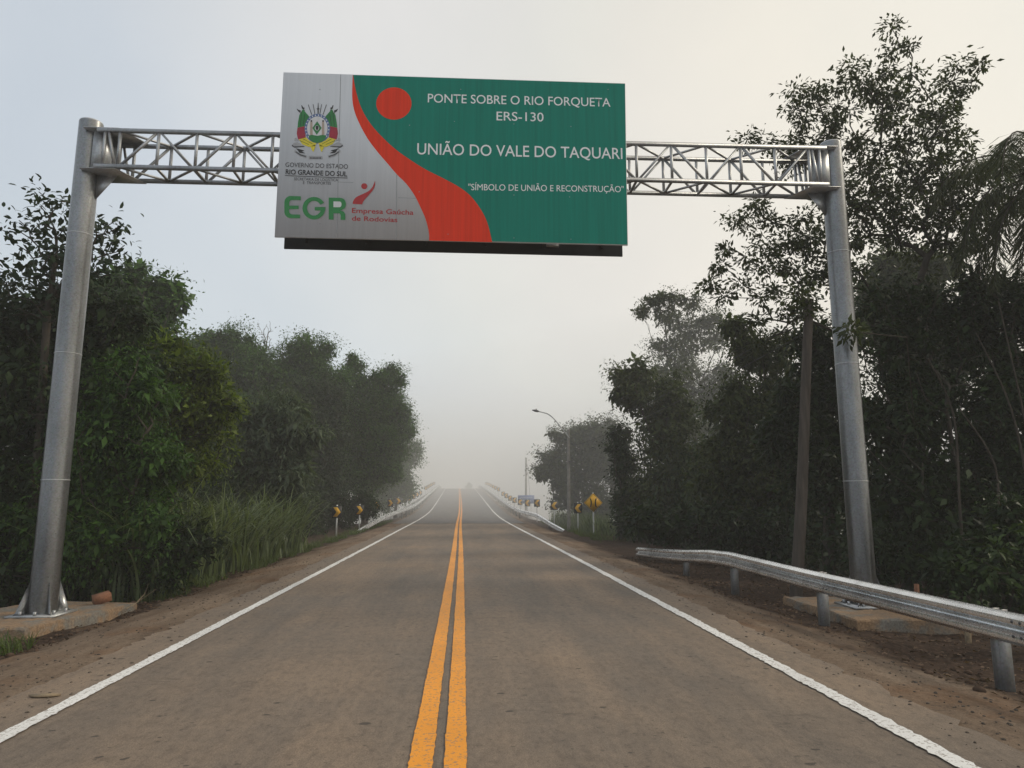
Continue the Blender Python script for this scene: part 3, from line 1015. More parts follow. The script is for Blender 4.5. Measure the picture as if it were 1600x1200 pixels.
# dry twig by the left footing
mb = MB()
q = [at(197, 951, 13.0), at(212, 943, 13.2), at(226, 928, 13.4), at(229, 920, 13.5)]
for a in q:
    a[2] = max(a[2], float(ground_z(a[0], a[1])) + 0.02)
mb.tube(q, [0.009, 0.008, 0.006, 0.003], 6)
mb.tube([q[1], q[1] + (0.25, 0.2, 0.22)], [0.005, 0.002], 5)
mb.tube([q[2], q[2] + (0.1, -0.1, 0.2)], [0.005, 0.002], 5)
tag(mb.build('dry_twig', M['stick'], None, True), 'pale bent dry twig at the right end of the left footing', 'twig')


# ------------------------------------------------------------------ guardrails
PROF = [(0.0, 0.31), (0.02, 0.305), (0.045, 0.285), (0.08, 0.262), (0.083, 0.235), (0.078, 0.210), (0.040, 0.185), (0.006, 0.168), (0.0, 0.155), (0.006, 0.142),
        (0.040, 0.125), (0.078, 0.100), (0.083, 0.075), (0.08, 0.048), (0.045, 0.025), (0.02, 0.005), (0.0, 0.0)]


def guardrail(path, face, posts, label, mat_beam, post_w=0.11, bolts=False):
    """path: (x, Y, ztop) list; face = +1 when the traffic side looks towards -x"""
    P = np.array(path, float)
    root = empty('guardrail', (P[0][0], P[0][1], P[0][2] - 0.7), label, 'guardrail')
    mb = MB()
    n = len(PROF)
    prof = PROF + [(a - 0.006, z) for a, z in reversed(PROF)]
    m_ = len(prof)
    v = []
    for i in range(len(P)):
        d = P[min(i + 1, len(P) - 1)] - P[max(i - 1, 0)]
        s = np.array([-d[1], d[0], 0])
        s /= np.linalg.norm(s)
        if s[0] * face > 0:
            s = -s
        for a, z in prof:
            v.append(P[i] + s * a + np.array([0, 0, z - 0.31]))
    fs = []
    for i in range(len(P) - 1):
        for k in range(m_):
            fs.append((i * m_ + k, i * m_ + (k + 1) % m_, (i + 1) * m_ + (k + 1) % m_, (i + 1) * m_ + k))
    fs.append(tuple(range(m_)))
    fs.append(tuple((len(P) - 1) * m_ + k for k in range(m_)))
    mb.add(v, fs)
    beam = mb.build('beam', mat_beam, root, True)
    for Y in posts:
        x, zt = np.interp(Y, P[:, 1], P[:, 0]), np.interp(Y, P[:, 1], P[:, 2])
        zg = float(ground_z(x, Y)) - 0.3
        c = MB()
        xs = x + face * 0.06
        x0, x1 = (xs, xs + face * 0.13)
        t = 0.008
        lo, hi = min(x0, x1), max(x0, x1)
        c.box(lo, hi, Y - post_w / 2, Y - post_w / 2 + t, zg, zt - 0.02)
        c.box(lo, hi, Y + post_w / 2 - t, Y + post_w / 2, zg, zt - 0.02)
        xw = x0 if face > 0 else x0 - t
        c.box(xw, xw + t, Y - post_w / 2 + t, Y + post_w / 2 - t, zg, zt - 0.02)
        c.build('post', M['post_steel'], root)
        b0 = min(x, x + face * 0.058)
        MB().box(b0, b0 + 0.056, Y - 0.045, Y + 0.045, zt - 0.27, zt - 0.05).build('spacer_block', M['steel'], root)
    if bolts:
        for Y in posts:
            x, zt = np.interp(Y, P[:, 1], P[:, 0]), np.interp(Y, P[:, 1], P[:, 2])
            for dy in (-0.55, -0.45):
                for dz in (-0.085, -0.222):
                    MB().ellipsoid((x - face * 0.083, Y + dy, zt + dz + 0.01), (0.010, 0.016, 0.016), 8, 6).build('bolt', M['lamp_dark'], beam)
    return root


guardrail([(5.42, -4, 0.63), (5.42, 7.3, 0.635), (5.45, 11.1, 0.63), (5.48, 14.6, 0.655), (5.55, 16, 0.60), (5.60, 18.4, 0.43), (5.66, 20.5, 0.31), (5.80, 23.8, 0.13)], 1,
          [-0.3, 3.5, 7.3, 11.05, 14.8, 18.4], 'bright galvanised guardrail sinking to the ground in front of the right gantry post', M['rail'], 0.12, True)


def bridge_rail(side, off, start, label):
    path = list(start)
    y0 = start[-1][1]
    for Y in np.concatenate([np.arange(y0 + 4, 130, 4.0), np.arange(130, 215, 6.0)]):
        path.append((float(road_x(Y)) + side * off, Y, float(road_z(Y)) + (0.78)))
    posts = [start[1][1] + 1] + list(np.arange(start[-1][1], 200, 4.0))
    return guardrail(path, side, posts, label, M['rail'], 0.10)


bridge_rail(-1, 5.0, [(-6.15, 42.5, -0.10), (-5.85, 46.5, 0.24), (-5.6, 52, 0.55), (-5.35, 58, 0.74), (-5.25, 64, 0.84)], 'pale guardrail along the left side of the bridge, fading into fog')
bridge_rail(1, 5.05, [(6.0, 42.5, -0.10), (5.55, 45.5, 0.24), (5.1, 49.5, 0.68), (4.95, 54, 0.74), (4.9, 60, 0.76), (4.9, 64, 0.80)], 'galvanised guardrail along the right side of the bridge, fading into fog')


# ------------------------------------------------------------------ road signs on posts
def chevron(x, Y, zc, left, label, w=0.5, h=0.62):
    zg = float(ground_z(x, Y))
    zg = max(zg, zc - 1.6) if Y > 60 else zg
    root = empty('chevron_sign', (x, Y, zg), label, 'chevron sign', 'chevron signs along the bridge approach')
    MB().box(x - 0.035, x + 0.035, Y + 0.012, Y + 0.075, zg - 0.3, zc + h / 2 + 0.07).build('post', M['post_white'], root)
    pn = MB().box(x - w / 2, x + w / 2, Y - 0.01, Y + 0.01, zc - h / 2, zc + h / 2).build('panel', M['black'], root)
    s = -1 if left else 1
    a = 0.20 * w / 0.5
    pts = [(-a, -0.25), (0.02, -0.25), (a, 0.0), (0.02, 0.25), (-a, 0.25), (0.0 - 0.02, 0.0)]
    mb = MB()
    mb.prism([(s * u, v * h / 0.62) for u, v in pts], lambda u, v, t: (x + u, Y - 0.014 + t, zc + v), -0.002, 0.003)
    mb.build('chevron', M['yellow_sign'], pn)
    return root


left_ch = [(526.4, 800, 39), (562, 797, 46), (588.6, 790, 54), (610, 786, 62), (622.7, 783, 70), (632, 781, 78), (640, 778.6, 86.5), (646.4, 776, 95), (652, 772.5, 104), (657, 770, 113)]
right_ch = [(903, 794, 44), (866, 790, 51), (839, 786, 60), (824, 786, 68), (812.6, 784.6, 75), (804, 781.6, 82), (797, 778.5, 90), (791, 774.5, 98), (786, 771.5, 106)]
ORD = ['nearest', 'second', 'third', 'fourth', 'fifth', 'sixth', 'seventh', 'eighth', 'ninth', 'tenth', 'eleventh', 'twelfth', 'thirteenth', 'fourteenth', 'fifteenth', 'sixteenth', 'seventeenth', 'eighteenth', 'nineteenth']


def full_row(lst, x_off):
    out_ = [tuple(map(float, (at(px, py, Y)[0], Y, at(px, py, Y)[2]))) for px, py, Y in lst]
    Y = lst[-1][2] + 9
    while Y < 172:
        out_.append((float(road_x(Y)) + x_off, Y, float(road_z(Y)) + 1.30))
        Y += 8.5
    return out_


for i, (x, Y, z) in enumerate(full_row(left_ch, -5.9)):
    lab = {0: 'right-pointing chevron sign nearest the tall cane grass', 1: 'right-pointing chevron sign just past the buried end of the left guardrail'}.get(i, f'{ORD[i]} right-pointing yellow chevron sign counted along the left side towards the bridge')
    chevron(x, Y, z, False, lab)
for i, (x, Y, z) in enumerate(full_row(right_ch, 6.0)):
    lab = {0: 'left-pointing chevron sign next to the yellow diamond sign'}.get(i, f'{ORD[i]} left-pointing yellow chevron sign counted along the right side towards the bridge')
    chevron(x, Y, z, True, lab)

# narrow bridge warning
dc = at(927, 785.5, 40.5)
x, Y, zc = map(float, dc)
zg = float(ground_z(x, Y))
dm = empty('warning_sign', (x, Y, zg), 'yellow diamond narrow bridge warning sign on a white post', 'warning sign')
MB().tube([(x, Y + 0.04, zg - 0.3), (x, Y + 0.04, zc + 0.60)], 0.042, 12).build('post', M['post_white'], dm, True)
r = 0.53
pn = MB().prism([(0, -r), (r, 0), (0, r), (-r, 0)], lambda u, v, t: (x + u, Y + t, zc + v), -0.012, 0.0).build('panel', M['yellow_sign'], dm)
for a, c in ((r - 0.035, r - 0.06),):
    for s1, s2 in ((1, 1), (1, -1), (-1, 1), (-1, -1)):
        MB().prism([(0, s2 * a), (s1 * a, 0), (s1 * c, 0), (0, s2 * c)], lambda u, v, t: (x + u, Y - 0.014 + t, zc + v), -0.001, 0.001).build('border_line', M['black'], pn)
for s in (-1, 1):
    cur = [(0.150, 0.25), (0.105, 0.14), (0.088, 0.0), (0.105, -0.14), (0.150, -0.25)]
    cur2 = [(0.215, 0.235), (0.175, 0.13), (0.16, 0.0), (0.175, -0.13), (0.215, -0.235)]
    pts = [(s * u, v) for u, v in dense(cur, 3)] + [(s * u, v) for u, v in dense(cur2, 3)[::-1]]
    MB().prism(pts, lambda u, v, t: (x + u * 0.95, Y - 0.014 + t, zc + v), -0.002, 0.002).build('symbol', M['black'], pn)

# blue board beyond
c = at(822, 780.5, 86)
x, Y, zc = map(float, c)
bs = empty('information_sign', (x, Y, zc - 1.6), 'small blue information board behind the chevron signs by the slim pole', 'information sign')
pn = MB().box(x - 0.99, x + 0.99, Y - 0.012, Y + 0.012, zc - 0.48, zc + 0.5).build('panel', M['blue_sign'], bs)
for dx in (-0.6, 0.6):
    MB().tube([(x + dx, Y + 0.05, zc - 2.2), (x + dx, Y + 0.05, zc + 0.4)], 0.04, 8).build('post', M['post_white'], bs, True)
for row, (u0, u1) in enumerate(((-0.75, 0.75), (-0.6, 0.6))):
    k = u0
    while k < u1:
        wd = random.uniform(0.06, 0.11)
        MB().box(x + k, x + min(k + wd, u1), Y - 0.017, Y - 0.013, zc + 0.14 - row * 0.34, zc + 0.28 - row * 0.34).build('lettering', M['pale_blue'], pn)
        k += wd + 0.05

# ------------------------------------------------------------------ poles and wires
p0, p1 = at(1241, 930, 14.4), at(1266, 468, 14.4)
wp = MB()
zs = np.linspace(0, 1, 12)
p0[2] = float(ground_z(p0[0], p0[1])) - 0.2
wp.tube([p0 + (p1 - p0) * t + np.array([0.02 * math.sin(5 * t), 0, 0]) for t in zs], list(0.125 - 0.035 * zs), 14)
wpo = wp.build('utility_pole', M['pole_wood'], None, True)
tag(wpo, 'old leaning wooden utility pole left of the right gantry post', 'utility pole')
lp = at(889, 831, 44)
zg = float(ground_z(lp[0], 44))
lamp = empty('street_lamp', (lp[0], 44, zg), 'slim street lamp with a long curved arm reaching over the road', 'street lamp')
x = float(lp[0])
zt = float(at(889, 671, 44)[2])
MB().tube([(x, 44, zg - 0.3), (x + 0.05, 44, zt)], [0.115, 0.085], 14).build('pole', M['concrete'], lamp, True)
arm = dense([tuple(at(889, 684, 44) - (0, 0.09, 0)), tuple(at(877, 668, 43.95)), tuple(at(865, 654, 43.9)), tuple(at(857, 647.5, 43.85)), tuple(at(850, 645, 43.8)), tuple(at(841, 642.7, 43.75))], 4)
MB().tube(arm, 0.032, 8).build('arm', M['steel'], lamp, True)
h0, h1 = at(842, 642.9, 43.75), at(831.5, 640.7, 43.7)
hd = MB()
hd.tube([h0, h0 * 0.8 + h1 * 0.2, h0 * 0.4 + h1 * 0.6, h1], [0.035, 0.07, 0.075, 0.03], 10)
hdo = hd.build('lamp_head', M['lamp_dark'], lamp, True)
pc = h0 * 0.6 + h1 * 0.4
MB().tube([(pc[0], pc[1], pc[2] + 0.05), (pc[0], pc[1], pc[2] + 0.13)], 0.03, 8).build('light_sensor', M['lamp_dark'], hdo, True)
q = at(891, 721.5, 43.85)
MB().ellipsoid(q, (0.13, 0.13, 0.035), 14, 8).build('cable_coil', M['lamp_dark'], lamp, True)
fp0, fp1 = at(821.5, 800, 95), at(822, 715, 95)
fp = empty('utility_pole', (fp0[0], 95, fp0[2]), 'distant slim grey pole with a stay wire behind the blue board', 'utility pole')
MB().tube([(fp0[0], 95, -2.5), (fp1[0], 95, fp1[2])], [0.17, 0.11], 10).build('pole', M['concrete'], fp, True)
MB().tube([tuple(at(824, 725, 95)), tuple(at(830, 800, 95))], 0.02, 5).build('stay_wire', M['wire'], fp)


def wire(a, c, sag, label):
    a, c = np.array(a), np.array(c)
    pts = [a + (c - a) * t + np.array([0, 0, -sag * 4 * t * (1 - t)]) for t in np.linspace(0, 1, 16)]
    tag(MB().tube(pts, 0.009, 5).build('overhead_wire', M['wire']), label, 'wire', 'overhead wires')


top = p1
wire((top[0], top[1], top[2] - 0.35), (x + 0.05, 44, zt - 0.45), 0.25, 'upper of two thin overhead wires between the wooden pole and the street lamp')
wire((top[0], top[1], top[2] - 0.65), (x + 0.05, 44, zt - 1.1), 0.30, 'lower of two thin overhead wires between the wooden pole and the street lamp')


# ------------------------------------------------------------------ plants
def leaf_mesh(name, pos, dirs, nrm, length, width, six=False):
    """one small bent blade per row"""
    n = len(pos)
    d = dirs / np.linalg.norm(dirs, axis=1, keepdims=True)
    s = np.cross(d, nrm)
    s /= np.maximum(np.linalg.norm(s, axis=1, keepdims=True), 1e-6)
    u = np.cross(s, d)
    L, Wd = length[:, None], width[:, None]
    if six:
        v = np.stack([pos, pos + d * L * 0.3 + s * Wd * 0.46 + u * L * 0.05, pos + d * L * 0.68 + s * Wd * 0.40 + u * L * 0.03, pos + d * L - u * L * 0.10,
                      pos + d * L * 0.68 - s * Wd * 0.40 + u * L * 0.03, pos + d * L * 0.3 - s * Wd * 0.46 + u * L * 0.05], 1)
        k = 6
    else:
        v = np.stack([pos, pos + d * L * 0.45 + s * Wd * 0.5 + u * L * 0.06, pos + d * L - u * L * 0.08, pos + d * L * 0.45 - s * Wd * 0.5 + u * L * 0.06], 1)
        k = 4
    return np_mesh(name, v.reshape(-1, 3), np.arange(n * k), np.full(n, k))


def sample_lobes(lobes, spacing, shell, rng, limit=1200):
    pts = np.empty((0, 3))
    for (c, r) in lobes:
        vol = 4 / 3 * math.pi * r[0] * r[1] * r[2]
        n = int(min(4000, max(20, vol / spacing ** 3 * 3.0)))
        u = rng.standard_normal((n, 3))
        u /= np.linalg.norm(u, axis=1, keepdims=True)
        rad = rng.random(n) ** (1 / 3) if not shell else (1 - shell + shell * rng.random(n) ** 0.6)
        wob = 1 + 0.22 * np.sin(u[:, 0] * 5 + c[0] * 3) * np.cos(u[:, 2] * 6 + c[2]) + 0.12 * np.sin(u[:, 1] * 9 + u[:, 2] * 8 + c[1])
        cand = c + u * (rad * wob)[:, None] * r
        keep = []
        for p in cand:
            ok = True
            if len(pts):
                ok = ((pts - p) ** 2).sum(1).min() > spacing ** 2
            if ok and keep:
                ok = ((np.array(keep) - p) ** 2).sum(1).min() > spacing ** 2
            if ok:
                keep.append(p)
        if keep:
            pts = np.vstack([pts, keep])
    if len(pts) > limit:
        pts = pts[rng.permutation(len(pts))[:limit]]
    return pts


def skeleton(base, pts, rng, bias=0.45):
    """joins the twig points to the trunk; returns nodes, parents"""
    base = np.asarray(base, float)
    order = np.argsort(((pts - base[-1]) ** 2).sum(1))
    nodes = [p for p in base]
    par = [-1] + list(range(len(base) - 1))
    plen = [0.0]
    for i in range(1, len(base)):
        plen.append(plen[-1] + np.linalg.norm(base[i] - base[i - 1]))
    nd = np.zeros((len(base) + len(pts) * 3, 3))
    pl = np.zeros(len(nd))
    n = len(base)
    nd[:n] = base
    pl[:n] = plen
    tips = []
    lo = 1 if len(base) > 2 else 0
    for i in order:
        p = pts[i]
        d = np.linalg.norm(nd[lo:n] - p, axis=1)
        j = lo + int(np.argmin(d + bias * pl[lo:n] + 0.6 * np.maximum(0, nd[lo:n, 2] - p[2])))
        q = nd[j]
        L = np.linalg.norm(p - q)
        for t in ((0.5,) if L < 1.2 else (0.33, 0.67)):
            nd[n] = q + (p - q) * t + rng.normal(0, 0.06 * L, 3) + np.array([0, 0, 0.05 * L])
            pl[n] = pl[j] + L * t
            par.append(j)
            j = n
            n += 1
        nd[n] = p
        pl[n] = pl[j] + np.linalg.norm(p - nd[j])
        par.append(j)
        tips.append(n)
        n += 1
    return nd[:n], np.array(par), tips


def wood_mesh(name, nd, par, r_tip, r_trunk, sides=5):
    n = len(nd)
    w = np.zeros(n)
    kids = np.zeros(n)
    for i in range(n - 1, 0, -1):
        if kids[i] == 0:
            w[i] += 1
        w[par[i]] += w[i]
        kids[par[i]] += 1
    wm = max(w[1:].max(), 2)
    rad = r_tip * np.power(np.clip(w, 1, wm), math.log(r_trunk / r_tip) / math.log(wm))
    rad[0] = r_trunk * 1.15
    idx = np.arange(1, n)
    a, b_ = nd[par[idx]], nd[idx]
    d = b_ - a
    L = np.linalg.norm(d, axis=1, keepdims=True)
    d = d / np.maximum(L, 1e-6)
    ref = np.where(np.abs(d[:, 2:3]) > 0.9, np.array([[1.0, 0, 0]]), np.array([[0, 0, 1.0]]))
    s = np.cross(d, ref)
    s /= np.linalg.norm(s, axis=1, keepdims=True)
    u = np.cross(s, d)
    ra = np.minimum(rad[par[idx]], rad[idx] * 1.35)[:, None]
    rb = rad[idx][:, None]
    ang = 2 * np.pi * np.arange(sides) / sides
    ringa = np.stack([a + ra * (np.cos(t) * s + np.sin(t) * u) for t in ang], 1)
    ringb = np.stack([b_ + d * rb * 0.3 + rb * (np.cos(t) * s + np.sin(t) * u) for t in ang], 1)
    v = np.concatenate([ringa, ringb], 1).reshape(-1, 3)
    m_ = len(idx)
    o_ = (np.arange(m_) * 2 * sides)[:, None, None]
    k = np.arange(sides)
    q = np.stack([k, (k + 1) % sides, (k + 1) % sides + sides, k + sides], -1)[None]
    f = (o_ + q).reshape(-1, 4)
    return np_mesh(name, v, f, np.full(len(f), 4))


def foliage_data(pts, rng, per, spread, length, aspect, droop=0.35, flat=0.75, centre=None):
    n = len(pts)
    P = np.repeat(pts, per, 0)
    off = rng.standard_normal((n * per, 3)) * spread * np.array([1, 1, flat])
    if per > 1:
        off = off * np.repeat(rng.uniform(0.7, 1.35, n), per)[:, None]
    pos = P + off
    rel = off / np.maximum(np.linalg.norm(off, axis=1, keepdims=True), 1e-6)
    dirs = rel * 0.8 + rng.standard_normal((n * per, 3)) * 0.55 + np.array([0, 0, -droop])
    nrm = rng.standard_normal((n * per, 3)) * 0.55 + np.array([0, 0, 0.9])
    if centre is not None:
        nrm = nrm + 0.5 * (pos - centre) / np.maximum(np.linalg.norm(pos - centre, axis=1, keepdims=True), 1e-6)
    ln = length * (0.6 + 0.7 * rng.random(n * per))
    return pos, dirs, nrm, ln, ln * aspect


def foliage(pts, rng, per, spread, length, aspect, droop=0.35, six=False, flat=0.75, centre=None):
    return leaf_mesh('crown', *foliage_data(pts, rng, per, spread, length, aspect, droop, flat, centre), six)


SEED = [100]
DENS, DENS_SPARSE = 3.2, 2.6


def tree(name, label, Y, base_px, lobes_px, mat, bark='bark', spacing=0.6, per=22, leaf_len=0.16, aspect=0.5, trunk_r=0.16, shell=0.5, spread=None, group=None,
         cat='tree', six=False, droop=0.35, depth=0.8, limit=1200, trunk_top=None, twig=0.012, bias=0.45, core=2.6):
    if Y > 40:
        leaf_len, per = leaf_len * 0.75, int(per * 1.6)
    SEED[0] += 1
    rng = np.random.default_rng(SEED[0])
    lobes = []
    for L in lobes_px:
        px, py, rx, rz = L[:4]
        dy = L[4] if len(L) > 4 else 0
        c = at(px, py, Y + dy)
        k = (Y + dy) / F_PX * 1.0
        lobes.append((c, np.array([rx * k, (rx + rz) * 0.5 * k * depth, rz * k])))
    if shell:
        extra = []
        for c, r_ in lobes:
            for _ in range(5):
                d = rng.standard_normal(3)
                d /= np.linalg.norm(d)
                d[2] = abs(d[2]) * 0.8 if rng.random() < 0.7 else d[2]
                k = rng.uniform(0.28, 0.46)
                extra.append((c + d * r_ * rng.uniform(0.80, 1.02), np.maximum(r_ * k, spacing * 0.55)))
        lobes = [(c, r_ * 0.93) for c, r_ in lobes] + extra
    pts = sample_lobes(lobes, spacing, shell, rng, limit)
    bx = float(at(base_px, 800, Y)[0])
    bz = float(ground_z(bx, Y)) - 0.25
    keep = pts[:, 2] > float(ground_z(bx, Y)) + 0.05
    pts = pts[keep]
    if trunk_top is None:
        c0 = min(lobes, key=lambda l: l[0][2])[0]
        cm = np.mean([l[0] for l in lobes], 0)
        tt = np.array([cm[0] * 0.6 + bx * 0.4, cm[1] * 0.6 + Y * 0.4, max(bz + 1.2, min(cm[2], c0[2] + 1.0))])
    else:
        tt = at(trunk_top[0], trunk_top[1], Y + (trunk_top[2] if len(trunk_top) > 2 else 0))
    b0 = np.array([bx, Y, bz])
    base = [b0 + (tt - b0) * t + np.array([0.10 * math.sin(3 * t + SEED[0]), 0.1 * math.cos(4 * t), 0]) * (t > 0) * (t < 1) for t in (0, 0.2, 0.4, 0.6, 0.8, 1.0)]
    nd, par, tips = skeleton(base, pts, rng, bias)
    root = empty(name, (bx, Y, bz), label, cat, group)
    link('trunk', wood_mesh('trunk', nd, par, twig, trunk_r), M[bark], root, True)
    cm = np.mean([l[0] for l in lobes], 0)
    if shell == 0:
        me = foliage(pts, rng, int(per * DENS_SPARSE), spread or spacing * 0.45, leaf_len, aspect, droop, six, centre=cm)
    else:
        outer = foliage_data(pts, rng, int(per * DENS), spread or spacing * 0.40, leaf_len * 0.8, aspect, droop, 0.8, cm)
        inner = []
        big = leaf_len * 1.9
        for c, r_ in lobes:
            area = math.pi * (r_[0] * r_[1] * r_[2]) ** (2 / 3)
            n_in = int(core * area / (0.5 * big * big * aspect * 0.6))
            u = rng.standard_normal((n_in, 3))
            u /= np.linalg.norm(u, axis=1, keepdims=True)
            inner.append(c + u * (rng.random(n_in) ** 0.45 * 0.78)[:, None] * r_)
        inner = np.vstack(inner)
        inner = inner[inner[:, 2] > ground_z(inner[:, 0], inner[:, 1]) + 0.1]
        inn = foliage_data(inner, rng, 1, 0.05, big, aspect, droop, 0.8, cm)
        me = leaf_mesh('crown', *[np.concatenate([a, b_]) for a, b_ in zip(outer, inn)], six)
    link('crown', me, M[mat], root)
    return root


# --- left side, near to far
tree('broadleaf_tree', 'dark near tree with an open top of oval leaves behind the left gantry post', 15.5, 40,
     [(95, 345, 48, 45), (35, 365, 36, 26), (150, 385, 50, 48), (100, 420, 70, 42), (15, 410, 26, 26), (178, 372, 24, 30), (60, 470, 70, 50)],
     'leaf_oval', 'bark', spacing=0.34, per=8, leaf_len=0.17, aspect=0.5, six=True, trunk_r=0.08, shell=0, droop=0.2, limit=520, twig=0.010)
tree('shade_tree', 'big dense dark tree filling the left edge behind the gantry post', 16.5, -20,
     [(40, 530, 110, 90), (150, 500, 80, 60), (-80, 620, 140, 170), (90, 640, 120, 120), (0, 800, 150, 120), (180, 610, 70, 80)],
     'leaf_near', spacing=0.46, per=26, leaf_len=0.17, aspect=0.42, trunk_r=0.2, shell=0.55, limit=1300)
tree('leafy_tree', 'dark green tree with drooping leaves right beside the left gantry post', 15.0, 190,
     [(200, 640, 62, 80), (170, 740, 80, 90), (230, 720, 48, 70), (120, 850, 120, 80), (210, 830, 70, 70)],
     'leaf_mid', spacing=0.42, per=34, leaf_len=0.12, aspect=0.38, trunk_r=0.1, shell=0.6, limit=1100, droop=0.5)
tree('hazy_tree', 'tall hazy tree rising behind the left gantry post', 31, 220,
     [(215, 470, 62, 48), (255, 470, 38, 34), (160, 470, 40, 50), (225, 530, 70, 60), (190, 430, 40, 22), (170, 600, 90, 90)],
     'leaf_mid', spacing=0.72, per=34, leaf_len=0.24, aspect=0.5, trunk_r=0.25, shell=0.6)
tree('young_tree', 'bright yellow-green sunlit tree behind the cane grass', 19.5, 270,
     [(240, 560, 55, 38), (285, 600, 62, 55), (325, 655, 45, 60), (255, 660, 80, 80), (345, 640, 22, 26), (285, 730, 60, 40), (215, 640, 50, 70), (230, 740, 60, 50)],
     'leaf_sunlit', spacing=0.46, per=32, leaf_len=0.14, aspect=0.42, trunk_r=0.13, shell=0.5, droop=0.25)
tree('willowy_tree', 'greyish drooping tree left of the chevron signs', 29, 420,
     [(425, 650, 46, 42), (400, 700, 50, 50), (455, 690, 40, 60), (430, 760, 60, 50)],
     'leaf_grey', spacing=0.6, per=34, leaf_len=0.26, aspect=0.26, trunk_r=0.16, shell=0.6, droop=0.9)
tree('hazy_tree', 'round-topped hazy tree left of the bare branches on the left skyline', 53, 320,
     [(320, 540, 32, 36), (300, 560, 20, 30), (330, 600, 60, 60), (340, 680, 60, 70)], 'leaf_mid', spacing=0.85, per=36, leaf_len=0.3, trunk_r=0.25, shell=0.6)
tree('hazy_tree', 'hazy tree with the bare branches beside its top on the left skyline', 52, 380,
     [(366, 545, 34, 36), (385, 600, 50, 60), (380, 680, 70, 80)], 'leaf_mid', spacing=0.85, per=36, leaf_len=0.3, trunk_r=0.25, shell=0.6)
tree('hazy_tree', 'tallest broad hazy tree in the middle of the left skyline', 54, 470,
     [(472, 555, 44, 42), (490, 600, 50, 50), (440, 600, 40, 50), (460, 680, 70, 80)], 'leaf_mid', spacing=0.85, per=36, leaf_len=0.3, trunk_r=0.3, shell=0.6)
tree('roadside_tree', 'full dark tree leaning towards the road by the left chevrons', 58, 570,
     [(548, 585, 20, 32), (595, 605, 36, 40), (625, 650, 24, 32), (570, 640, 60, 60), (600, 690, 46, 60), (540, 700, 70, 70), (560, 740, 60, 40)],
     'leaf_mid', spacing=0.78, per=36, leaf_len=0.26, trunk_r=0.28, shell=0.6)
tree('roadside_tree', 'dark tree with hanging branches behind the nearest left chevron sign', 50, 505,
     [(500, 640, 50, 55), (480, 700, 60, 60), (505, 760, 50, 40), (450, 740, 50, 50)], 'leaf_near', spacing=0.78, per=36, leaf_len=0.26, trunk_r=0.22, shell=0.6)
tree('hazy_tree', 'farthest pale tree at the left end of the bridge rail', 73, 618,
     [(638, 712, 26, 26), (612, 735, 34, 40), (625, 765, 20, 22), (590, 760, 40, 40)], 'leaf_mid', spacing=0.85, per=34, leaf_len=0.3, trunk_r=0.2, shell=0.6)
tree('shrub', 'low dark shrub under the trees by the left chevron signs', 49, 480, [(470, 790, 50, 40), (530, 800, 40, 30), (420, 800, 50, 40), (570, 790, 24, 26)],
     'leaf_near', spacing=0.6, per=30, leaf_len=0.22, trunk_r=0.05, cat='shrub', shell=0.7)
tree('shrub', 'dark shrub behind the left footing', 15.2, 130, [(150, 890, 70, 50), (240, 880, 50, 50), (60, 900, 70, 50), (290, 860, 40, 50)],
     'leaf_near', spacing=0.4, per=26, leaf_len=0.13, aspect=0.4, trunk_r=0.03, cat='shrub', shell=0.7, limit=700)

# bare top
SEED[0] += 1
rng = np.random.default_rng(SEED[0])
bt = empty('bare_tree', (float(at(412, 800, 57)[0]), 57, -1.0), 'leafless twiggy treetop poking above the left skyline', 'tree')
pts = np.array([at(412 + rng.normal(0, 10), 533 + rng.normal(0, 14), 57 + rng.normal(0, 0.6)) for _ in range(70)])
b0 = at(412, 800, 57)
b0[2] = -1.2
tt = at(412, 560, 57)
nd, par, tips = skeleton([b0 + (tt - b0) * t for t in np.linspace(0, 1, 6)], pts, rng, 0.5)
link('trunk', wood_mesh('trunk', nd, par, 0.014, 0.16), M['pale_bark'], bt, True)

# --- right side, near to far
tree('tall_tree', 'tallest open-crowned tree towering behind the right gantry post', 16.8, 1450,
     [(1402, 62, 26, 44), (1330, 135, 42, 56), (1395, 150, 60, 56), (1465, 180, 54, 56), (1515, 108, 28, 24), (1490, 140, 28, 34), (1255, 165, 32, 44), (1295, 225, 66, 52), (1390, 250, 96, 66),
      (1480, 275, 72, 60), (1340, 330, 84, 60), (1440, 360, 84, 60), (1180, 222, 36, 15), (1225, 250, 32, 28), (1180, 340, 38, 38), (1235, 380, 66, 56), (1290, 425, 54, 50), (1170, 430, 28, 26),
      (1120, 440, 24, 32), (1210, 475, 46, 40), (1150, 395, 24, 14), (1530, 340, 44, 54), (1200, 520, 26, 22), (1262, 478, 30, 28, -2.6), (1262, 478, 34, 30), (1560, 290, 30, 50), (1333, 515, 20, 16, -5.3)],
     'leaf_hero', 'bark', spacing=0.47, per=44, leaf_len=0.15, aspect=0.42, trunk_r=0.10, shell=0, trunk_top=(1432, 585), limit=1900, depth=0.7, twig=0.011, droop=0.3, bias=0.35, spread=0.15)
tree('shade_tree', 'deep dark leafy tree behind and right of the right gantry post', 15.7, 1420,
     [(1420, 480, 80, 50), (1400, 560, 70, 70), (1500, 520, 90, 80), (1450, 640, 120, 90), (1390, 700, 60, 100), (1480, 760, 120, 80), (1400, 820, 60, 60)],
     'leaf_near', spacing=0.48, per=22, leaf_len=0.15, aspect=0.42, trunk_r=0.2, shell=0.6, limit=1300, core=1.5)
